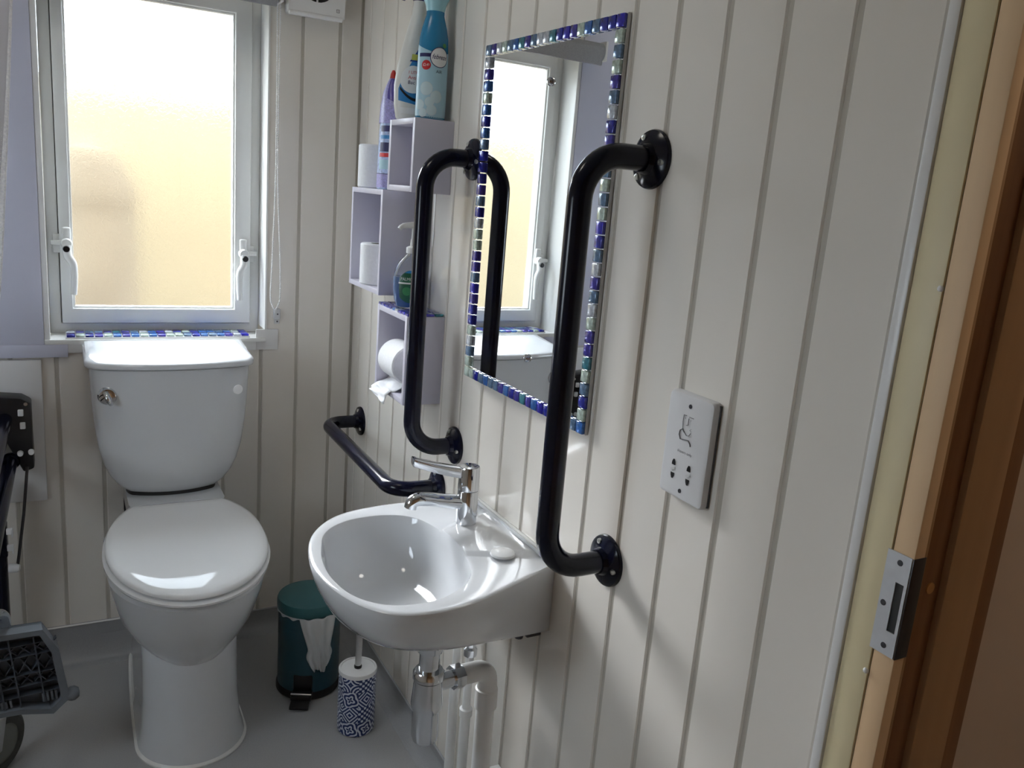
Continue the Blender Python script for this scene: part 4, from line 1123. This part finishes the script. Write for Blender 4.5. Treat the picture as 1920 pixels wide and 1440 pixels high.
for a, b in ((-0.0065, 0.0400), (0.0045, 0.0395), (0.0068, 0.0280), (0.0052, 0.0262), (0.0072, 0.0250)):
    MB().ball(skp(a, b), 0.0005, 6, 4).build('face_drawing', M['print'], sk)
text_mesh('shavers only', 0.0058, lambda u, v: skp(u, v - 0.0060), 'lettering', M['print'], sk)
for uc in (-0.0185, 0.0125):
    for sgn in (1, -1):
        p = [(-0.0036, 0.0055), (0.0036, 0.0055), (0.0032, 0.0095), (0.0012, 0.0135), (-0.0012, 0.0135), (-0.0032, 0.0095)]
        mbx = MB()
        mbx.rings([[skp(uc + a, -0.034 + sgn * b) + V((dx, 0, 0)) for a, b in p] for dx in (0.0004, -0.0001)])
        mbx.build('pin_slot', M['black'], sk, smooth=0)
    MB().obox(skp(uc, -0.034), (1, 0, 0), (0, -0.8, 0.35), (0, 0.35, 0.8), 0.0003, 0.0045, 0.0016).build('shutter', M['mdf'], sk)

# ------------------------------------------------------------------ doorway
dr = thing('door_1', (0.05, 0.49, 0), kind='structure')
MB().box(-0.006, 0.008, 0.5325, 0.5455, 0, 2.02).build('edge_bead', M['trim'], dr, bevel=0.002)
MB().box(-0.003, 0.02, 0.4985, 0.5320, 0, 2.02).build('cream_edge', M['cream'], dr, bevel=0.0012)
MB().box(-0.002, 0.014, 0.4725, 0.4972, 0, 2.02).build('pale_edge', M['wood_pale'], dr, bevel=0.001)
MB().box(0.0, 0.014, 0.4970, 0.4987, 0, 2.02).build('joint_line', M['black'], dr, smooth=0)
MB().box(0.0142, 0.0212, 0.4745, 0.52, 0, 2.02).build('jamb_bead', M['wood_tan'], dr, bevel=0.001)
MB().box(0.0214, 0.0560, 0.4770, 0.52, 0, 2.02).build('jamb_board', M['wood'], dr, bevel=0.0015)
MB().box(0.0562, 0.1190, 0.4700, 0.52, 0, 2.02).build('stop_board', M['wood_tan'], dr, bevel=0.002)
MB().box(0.1192, 0.1540, 0.4765, 0.52, 0, 2.02).build('jamb_board', M['wood'], dr, bevel=0.0015)
MB().box(0.1545, 0.36, 0.4850, 0.60, 0, 2.02).build('hall_architrave', M['beige'], dr, bevel=0.003)
MB().box(0.10, 0.155, 0.52, 0.60, 0, 2.02).build('frame_core', M['wood'], dr, smooth=0)
MB().lathe([(0.0, 0.0012), (0.0062, 0.001), (0.0062, -0.002)], (0.0395, 0.4770, 0.967), (0, -1, 0), 20).build('wood_plug', M['plug'], dr)
for zz in (1.272, 0.868):
    MB().ball((-0.003, 0.5005, zz), 0.0032, 10, 6).build('pin_cap', M['trim'], dr)
# strike plate
kp = thing('strike_plate', (-0.003, 0.486, 0.896), 'zinc strike plate screwed to the door frame edge', 'strike plate')
stp = MB()
o4 = [(0.4735, 0.8965), (0.5012, 0.8965), (0.5012, 1.0070), (0.4735, 1.0070)]
i4 = [(0.4768, 0.9225), (0.4862, 0.9225), (0.4862, 0.9765), (0.4768, 0.9765)]
xa, xb = -0.0042, -0.0026
stp.v = [(xa, a, b) for a, b in o4] + [(xa, a, b) for a, b in i4] + [(xb, a, b) for a, b in o4] + [(xb, a, b) for a, b in i4]
for k in range(4):
    n = (k + 1) % 4
    stp.face((k, n, 4 + n, 4 + k)); stp.face((8 + k, 12 + k, 12 + n, 8 + n)); stp.face((k, 8 + k, 8 + n, n)); stp.face((4 + k, 4 + n, 12 + n, 12 + k))
stp.build('plate', M['strike'], kp, smooth=0)
MB().box(-0.0030, -0.0022, 0.4764, 0.4866, 0.9220, 0.9770).build('latch_slot', M['gasket'], kp, smooth=0)
MB().box(-0.0040, 0.0150, 0.4712, 0.4724, 0.8965, 1.0070).build('return_lip', M['darkmetal'], kp, bevel=0.0003)
for (yy, zz) in ((0.4855, 0.9975), (0.4955, 0.9495), (0.4860, 0.9060)):
    MB().lathe([(0.0, 0.0004), (0.0030, 0.0003), (0.0034, -0.0005)], (-0.0044, yy, zz), (-1, 0, 0), 14).build('screw', M['darkmetal'], kp)

# ------------------------------------------------------------------ pedal bin
PBX, PBY = -0.190, 1.978
pbn = thing('pedal_bin', (PBX, PBY, 0), 'teal pedal bin with white liner between toilet and brush', 'pedal bin')
MB().lathe([(0.0, 0.012), (0.080, 0.012), (0.080, 0.232), (0.0, 0.232)], (PBX, PBY, 0), (0, 0, 1), 48).build('body', M['teal'], pbn)
MB().lathe([(0.0, 0.0), (0.080, 0.0), (0.0835, 0.004), (0.0835, 0.016), (0.0805, 0.022), (0.0, 0.022)], (PBX, PBY, 0), (0, 0, 1), 48).build('base_ring', M['black'], pbn)
MB().lathe([(0.0, 0.234), (0.0825, 0.234), (0.0838, 0.238), (0.0838, 0.256), (0.081, 0.262), (0.06, 0.266), (0.03, 0.2685), (0.0, 0.269)], (PBX, PBY, 0), (0, 0, 1), 48).build('lid', M['teal_lid'], pbn)
pa = math.atan2(-0.9, -0.42)
pd = V((math.cos(pa), math.sin(pa), 0)); pn = V((-pd.y, pd.x, 0))
cp = V((PBX, PBY, 0))
MB().obox(cp + pd * 0.088 + V((0, 0, 0.020)), pd, pn, (0, 0, 1), 0.018, 0.026, 0.008).build('pedal_housing', M['black'], pbn, bevel=0.004)
MB().obox(cp + pd * 0.112 + V((0, 0, 0.012)), (pd + V((0, 0, -0.25))), pn, V((0, 0, 1)) + pd * 0.25, 0.018, 0.024, 0.004).build('pedal', M['black'], pbn, bevel=0.002)
MB().obox(cp + pd * 0.074 + V((0, 0, 0.050)), pd, pn, (0, 0, 1), 0.008, 0.024, 0.022).build('pedal_slot', M['black'], pbn, bevel=0.004)
MB().tube([cp + pd * 0.099 + pn * 0.026 + V((0, 0, 0.030)), cp + pd * 0.099 - pn * 0.026 + V((0, 0, 0.030))], 0.0022, 8).build('pedal_wire', M['steel'], pbn)
# liner folded over the rim
bag = MB(); rs = []
a_mid = math.atan2(-0.95, 0.02)
NA, NZz = 26, 22
for i in range(NZz + 1):
    t = i / NZz
    z = 0.234 - 0.150 * t
    half = 0.60 * (1 - 0.58 * min(1, t * 1.15)) + (0.13 * math.sin(max(0, t - 0.62) / 0.38 * PI))
    row = []
    for j in range(NA + 1):
        u = -1 + 2 * j / NA
        a = a_mid + 0.07 * t + u * half
        r = 0.0815 + 0.0035 * (1 + math.sin(u * 9 + t * 3.0)) + 0.0035 * (1 + math.sin(u * 17 - t * 5)) * t + 0.006 * math.sin(t * PI) * (1 - u * u)
        zz = z + 0.012 * t * t * (u * u) * 1.4 - 0.006 * math.sin(u * 6) * t
        row.append(V((PBX + r * math.cos(a), PBY + r * math.sin(a), zz)))
    rs.append(row)
bag.rings(rs, False, False, closed=False)
bo = bag.build('bin_liner', M['film'], pbn, smooth=80)
md = bo.modifiers.new('thick', 'SOLIDIFY'); md.thickness = 0.0006
rs = []
for i in range(4):
    rs.append([V((PBX + (0.0812 + 0.001 * i * 0.5 + 0.0008 * math.sin(j * 1.7)) * math.cos(a_mid - 1.75 + j * 0.06), PBY + (0.0812 + 0.0008 * math.sin(j * 1.7)) * math.sin(a_mid - 1.75 + j * 0.06), 0.234 - (0.006 + 0.003 * math.sin(j * 0.9)) * i / 3)) for j in range(22)])
bo2 = MB().rings(rs, False, False, closed=False).build('liner_edge', M['film'], pbn, smooth=80)

# ------------------------------------------------------------------ toilet brush
def azulejo():
    m = mat('blue_white_pattern', (0.8, 0.8, 0.85), 0.35)
    N, L, b = nodes(m)
    tc = N.new('ShaderNodeTexCoord'); sx = N.new('ShaderNodeSeparateXYZ'); L.new(tc.outputs['Object'], sx.inputs[0])
    def mt_(op, a, b_=None, c=None):
        n = N.new('ShaderNodeMath'); n.operation = op
        for k, q in enumerate((a, b_, c)):
            if q is None: continue
            if isinstance(q, (int, float)): n.inputs[k].default_value = q
            else: L.new(q, n.inputs[k])
        return n.outputs[0]
    ang = mt_('ARCTAN2', sx.outputs[1], sx.outputs[0])
    cells = 7.0
    u = mt_('MULTIPLY', ang, cells / (2 * PI))
    v = mt_('DIVIDE', sx.outputs[2], 2 * PI * 0.046 / cells)
    fu = mt_('SUBTRACT', mt_('FRACT', mt_('ADD', u, 20.0)), 0.5)
    fv = mt_('SUBTRACT', mt_('FRACT', v), 0.5)
    iu = mt_('FLOOR', mt_('ADD', u, 20.0)); iv = mt_('FLOOR', v)
    au = mt_('ABSOLUTE', fu); av = mt_('ABSOLUTE', fv)
    rr = mt_('SQRT', mt_('ADD', mt_('MULTIPLY', fu, fu), mt_('MULTIPLY', fv, fv)))
    man = mt_('ADD', au, av)
    p1 = mt_('SINE', mt_('MULTIPLY', man, 26.0))                       # nested diamonds
    cu = mt_('SUBTRACT', 0.5, au); cv = mt_('SUBTRACT', 0.5, av)
    rc = mt_('SQRT', mt_('ADD', mt_('MULTIPLY', cu, cu), mt_('MULTIPLY', cv, cv)))
    p2 = mt_('SINE', mt_('MULTIPLY', rc, 32.0))                        # corner arcs
    p3 = mt_('MULTIPLY', mt_('SINE', mt_('MULTIPLY', fu, 19.0)), mt_('SINE', mt_('MULTIPLY', fv, 19.0)))   # checks
    p4 = mt_('SINE', mt_('ADD', mt_('MULTIPLY', rr, 24.0), mt_('MULTIPLY', mt_('SINE', mt_('MULTIPLY', mt_('ARCTAN2', fv, fu), 4.0)), 1.6)))  # petalled rings
    sel = mt_('FLOOR', mt_('MULTIPLY', mt_('FRACT', mt_('ABSOLUTE', mt_('MULTIPLY', mt_('SINE', mt_('ADD', mt_('MULTIPLY', iu, 12.9898), mt_('MULTIPLY', iv, 78.233))), 437.58))), 3.999))
    def pick(k): return mt_('COMPARE', sel, float(k), 0.5)
    tot = mt_('ADD', mt_('ADD', mt_('MULTIPLY', p1, pick(0)), mt_('MULTIPLY', p2, pick(1))), mt_('ADD', mt_('MULTIPLY', p3, pick(2)), mt_('MULTIPLY', p4, pick(3))))
    cr = N.new('ShaderNodeValToRGB')
    cr.color_ramp.interpolation = 'CONSTANT'
    cr.color_ramp.elements[0].color = (0.62, 0.66, 0.74, 1)
    cr.color_ramp.elements[1].color = (0.006, 0.022, 0.12, 1)
    cr.color_ramp.elements[1].position = 0.44
    L.new(mt_('ADD', mt_('MULTIPLY', tot, 0.5), 0.5), cr.inputs[0])
    L.new(cr.outputs[0], b.inputs['Base Color'])
    return m
M['azulejo'] = azulejo()
HX, HY = -0.129, 1.752
br = thing('toilet_brush', (HX, HY, 0), 'toilet brush in a round blue and white patterned holder', 'toilet brush')
MB().lathe([(0.0, 0.0), (0.043, 0.0), (0.046, 0.004), (0.046, 0.160), (0.0, 0.160)], (HX, HY, 0), (0, 0, 1), 48).build('holder', M['azulejo'], br)
MB().lathe([(0.0465, 0.158), (0.0470, 0.164), (0.0455, 0.168), (0.041, 0.1685), (0.040, 0.166), (0.0, 0.166)], (HX, HY, 0), (0, 0, 1), 48).build('lid', M['plastic'], br)
MB().lathe([(0.0092, 0.166), (0.0098, 0.170), (0.0085, 0.1735), (0.0, 0.1735)], (HX, HY, 0), (0, 0, 1), 20).build('grommet', M['black'], br)
MB().tube([(HX, HY, 0.168), (HX + 0.004, HY + 0.006, 0.385)], 0.0078, 18).build('handle', M['steel'], br)

# ------------------------------------------------------------------ left edge: rail, commode chair, curtain
rp = thing('backing_board', (-0.87, YB, 0.472), 'flat white backing board behind the fold down rail', 'board')
MB().box(-0.985, -0.787, YB - 0.014, YB - 0.0005, 0.472, 0.838).build('board', M['trim'], rp, bevel=0.003)
fr = thing('fold_down_rail', (-0.86, YB - 0.014, 0.50), 'black fold down support rail hinged to the white backing board', 'support rail')
YP = YB - 0.0145
mbp = MB()
pl = [(-0.812, 0.575), (-0.810, 0.745), (-0.830, 0.757), (-0.880, 0.760), (-0.930, 0.752), (-0.934, 0.560), (-0.905, 0.560), (-0.884, 0.672), (-0.858, 0.672), (-0.832, 0.565)]
pl = [(-0.811, 0.578), (-0.812, 0.744), (-0.832, 0.757), (-0.880, 0.762), (-0.932, 0.754), (-0.934, 0.578), (-0.912, 0.570), (-0.872, 0.660), (-0.834, 0.570)]
mbp.rings([[V((a, YP, b)) for a, b in pl], [V((a, YP - 0.055, b)) for a, b in pl]])
mbp.build('hinge_plate', M['black'], fr, bevel=0.005)
YC = YP - 0.055
for (a, b, s_) in ((-0.834, 0.722, 1), (-0.831, 0.690, 1)):
    MB().box(a - 0.006, a + 0.006, YC - 0.008, YC + 0.001, b - 0.008, b + 0.008).build('white_cap', M['plastic'], fr, bevel=0.002)
for (a, b) in ((-0.839, 0.620), (-0.816, 0.622)):
    MB().lathe([(0.0, -0.010), (0.006, -0.009), (0.007, 0.0)], (a, YC, b), (0, 1, 0), 14).build('white_cap', M['plastic'], fr)
MB().lathe([(0.0, -0.001), (0.004, -0.001), (0.0045, 0.001)], (-0.823, YC, 0.742), (0, 1, 0), 14).build('screw', M['screw'], fr)
MB().tube([(-0.868, YC + 0.01, 0.705), (-0.880, 1.50, 0.700)], 0.0165, 22).build('upper_tube', M['navy'], fr)
MB().tube([(-0.862, YC + 0.01, 0.600), (-0.876, 1.50, 0.590)], 0.0165, 22).build('lower_tube', M['navy'], fr)
MB().ball((-0.860, YC + 0.004, 0.600), 0.021, 16, 10).build('lower_joint', M['navy'], fr)
MB().tube([(-0.826, YC - 0.004, 0.585), (-0.838, YC - 0.02, 0.47), (-0.852, YC - 0.03, 0.370), (-0.857, YC - 0.035, 0.338)], 0.0035, 10).build('link_rod', M['darkmetal'], fr)
MB().lathe([(0.0, -0.018), (0.008, -0.017), (0.011, -0.010), (0.011, 0.006), (0.0, 0.007)], (-0.868, YC - 0.035, 0.338), (-1, 0.2, 0), 16).build('white_knob', M['plastic'], fr)
MB().ball((-0.8575, YC - 0.036, 0.336), 0.0065, 10, 6).build('rod_end', M['black'], fr)
lg_ = MB().tube([(-0.900, YC - 0.03, 0.0), (-0.897, YC - 0.03, 0.56)], 0.0215, 20).build('support_leg', M['navy'], fr)
MB().obox((-0.886, YC - 0.045, 0.420), (1, 0, 0), (0, 1, 0), (0, 0, 1), 0.013, 0.022, 0.040).build('leg_bracket', M['navy'], fr, bevel=0.004)
for zz in (0.447, 0.405):
    MB().box(-0.874, -0.860, YC - 0.072, YC - 0.060, zz - 0.007, zz + 0.007).build('white_clip', M['plastic'], fr, bevel=0.002)
    MB().box(-0.864, -0.860, YC - 0.072, YC - 0.060, zz - 0.014, zz + 0.005).build('white_clip', M['plastic'], fr, bevel=0.001)

# commode chair
cc = thing('commode_chair', (-0.93, 1.86, 0), 'wheeled commode chair with folded grey footrest at left edge', 'commode chair')
# footplate standing nearly upright, underside with ribs towards the room
FO = V((-0.790, 1.80, 0.29)); FN = V((0.10, -0.98, -0.10)).normalized()
FU = V((1, 0.10, 0)).normalized(); FU = (FU - FN * FU.dot(FN)).normalized(); FV = FN.cross(FU) * -1
if FV.z < 0: FV = -FV
def fp(u, v, d=0.0): return FO + FU * u + FV * v + FN * d
OUTL = [(-0.13, 0.103), (-0.008, 0.095), (0.020, 0.040), (0.038, -0.088), (0.006, -0.118), (-0.055, -0.100), (-0.13, -0.094)]
INL = [(-0.127, 0.090), (-0.014, 0.083), (0.006, 0.036), (0.022, -0.084), (0.002, -0.104), (-0.053, -0.088), (-0.127, -0.083)]
MB().rings([[fp(a, b, -0.020) for a, b in OUTL], [fp(a, b, -0.012) for a, b in OUTL]]).build('foot_plate', M['greyplastic'], cc, smooth=0)
MB().rings([[fp(a, b, -0.018) for a, b in OUTL], [fp(a, b, 0.012) for a, b in OUTL], [fp(a, b, 0.012) for a, b in INL], [fp(a, b, -0.018) for a, b in INL]], False, False).build('rim', M['greyrim'], cc, smooth=20)
def rib(a, b, hgt=0.016, m='greyplastic', wd=0.0011):
    A = fp(*a); Bq = fp(*b)
    d = (Bq - A); ln = d.length
    MB().obox((A + Bq) / 2 + FN * (-0.012 + hgt / 2), d, FN.cross(d), FN, ln / 2, wd, hgt / 2).build('rib', M[m], cc, smooth=0)
for v in (0.062, 0.035, -0.010, -0.038, -0.062):
    r_ = 0.006 if v > 0.03 else 0.012
    rib((-0.127, v), (0.008 - 0.0 * v + (0.012 if v < 0 else 0), v), 0.017, 'greyplastic', 0.0007)
for u in (-0.098, -0.070, -0.026):
    rib((u, 0.086), (u + 0.018, -0.088), 0.018, 'greyplastic', 0.0013)
for k in range(6):
    u0 = -0.125 + k * 0.024
    rib((u0, 0.060), (u0 + 0.022, 0.036), 0.010); rib((u0 + 0.022, 0.060), (u0, 0.036), 0.010)
    rib((u0, 0.033), (u0 + 0.022, -0.008), 0.010); rib((u0 + 0.022, 0.033), (u0, -0.008), 0.010)
    rib((u0 + 0.004, -0.012), (u0 + 0.024, -0.036), 0.010); rib((u0 + 0.024, -0.012), (u0 + 0.004, -0.036), 0.010)
for k in range(4):
    rib((-0.095 + 0.008 * k, -0.066), (-0.093 + 0.008 * k, -0.084), 0.016, 'greyrim', 0.002)
    rib((-0.012 + 0.008 * k, -0.066), (-0.010 + 0.008 * k, -0.088), 0.016, 'greyrim', 0.002)
MB().lathe([(0.0, 0.0), (0.012, 0.001), (0.0155, 0.008), (0.0155, 0.016), (0.010, 0.024), (0.0, 0.026)], fp(0.032, -0.086, 0.0), FU, 20).build('pivot_knob', M['greyrim'], cc)
# castor
WC = V((-0.895, 1.888, 0.070))
wax = V((0.80, -0.60, 0)).normalized()
MB().lathe([(0.044, -0.014), (0.062, -0.014), (0.069, -0.009), (0.0700, 0.0), (0.069, 0.009), (0.062, 0.014), (0.044, 0.014)], WC, wax, 40, False, False).build('tyre', M['rubber'], cc)
MB().lathe([(0.0, -0.011), (0.044, -0.012), (0.050, -0.0135), (0.050, 0.0135), (0.044, 0.012), (0.0, 0.011)], WC, wax, 36).build('wheel_hub', M['wheelhub'], cc)
wd_ = V((-wax.y, wax.x, 0)) * 1.0
fk = MB()
for s_ in (-1, 1):
    fk.obox(WC + wax * 0.020 * s_ - wd_ * 0.012 + V((0, 0, 0.038)), wd_, wax, (0.25 * wd_.x, 0.25 * wd_.y, 1), 0.010, 0.0015, 0.046)
fk.obox(WC + wd_ * 0.008 + V((0, 0, 0.086)), wd_, wax, (0, 0, 1), 0.040, 0.0215, 0.012)
fk.build('castor_fork', M['steel'], cc, bevel=0.002)
MB().tube([WC + V((0, 0, 0.09)), WC + V((0, 0, 0.14))], 0.010, 16).build('castor_stem', M['chrome'], cc)
MB().tube(arc_path([V((-0.93, 1.72, 0.44)), V((-0.862, 1.80, 0.425)), V((-0.866, 1.82, 0.30)), WC + V((-0.01, 0.0, 0.14))], 0.03, 6), 0.0115, 16).build('frame_tube', M['chrome'], cc)

# sheer curtain at the far left
cu = thing('curtain', (-0.90, 1.93, 0.78), 'sheer white curtain with lacy hem hanging at the left edge', 'curtain')
edge = [(1.95, -0.775), (1.60, -0.7995), (1.313, -0.8215), (1.10, -0.840), (1.0, -0.851), (0.90, -0.858), (0.78, -0.866)]
CY = 1.93
rs = []; hem = []
for (z, xe) in [(p.x, p.y) for p in catmull([(a, b, 0) for a, b in edge], 6)]:
    row = []
    for k in range(25):
        d = 0.24 * k / 24
        row.append(V((xe - d, CY + 0.016 * math.sin(d * 70 + z * 1.2) + 0.004 * math.sin(z * 5 + d * 20), z)))
    rs.append(row); hem.append(row[0])
co = MB().rings(rs, False, False, closed=False).build('sheet', M['curtain'], cu, smooth=80)
md = co.modifiers.new('thick', 'SOLIDIFY'); md.thickness = 0.001
rs2 = []
for p in hem:
    rs2.append([p + V((0.0, -0.0025, 0)), p + V((-0.003, -0.0040, 0)), p + V((-0.009, -0.0035, 0)), p + V((-0.012, -0.0010, 0)), p + V((-0.006, 0.002, 0)), p + V((0.001, 0.001, 0))])
MB().rings(rs2).build('hem', M['lace'], cu, smooth=60)
st_ = MB()
for q in range(0, 190):
    t = q / 190 * (len(hem) - 1); i0 = int(t); p = hem[i0].lerp(hem[min(i0 + 1, len(hem) - 1)], t - i0)
    for dx in (-0.0015, -0.0105):
        st_.ball(p + V((dx, -0.0042, 0)), 0.0016, 5, 3)
so = st_.build('stitches', M['lace'], cu); so['kind'] = 'stuff'

# ------------------------------------------------------------------ added fill lamps, out of view
rl = thing('fill_lamp', (-0.80, 1.45, H - 0.06), 'unseen round fill lamp added on the washroom ceiling', 'lamp')  # added out of view to brighten the seat and right wall
MB().lathe([(0.0, -0.055), (0.08, -0.052), (0.13, -0.03), (0.14, 0.0)], (-0.80, 1.45, H - 0.002), (0, 0, 1), 32).build('diffuser', M['lamp'], rl)
hl = thing('fill_lamp', (0.65, 0.0, H - 0.06), 'unseen round fill lamp added in the hall beyond the door', 'lamp')  # unseen fill added to lift the door jamb and back wall
MB().lathe([(0.0, -0.055), (0.08, -0.052), (0.13, -0.03), (0.14, 0.0)], (0.65, 0.0, H - 0.002), (0, 0, 1), 32).build('diffuser', M['hall_fill'], hl)
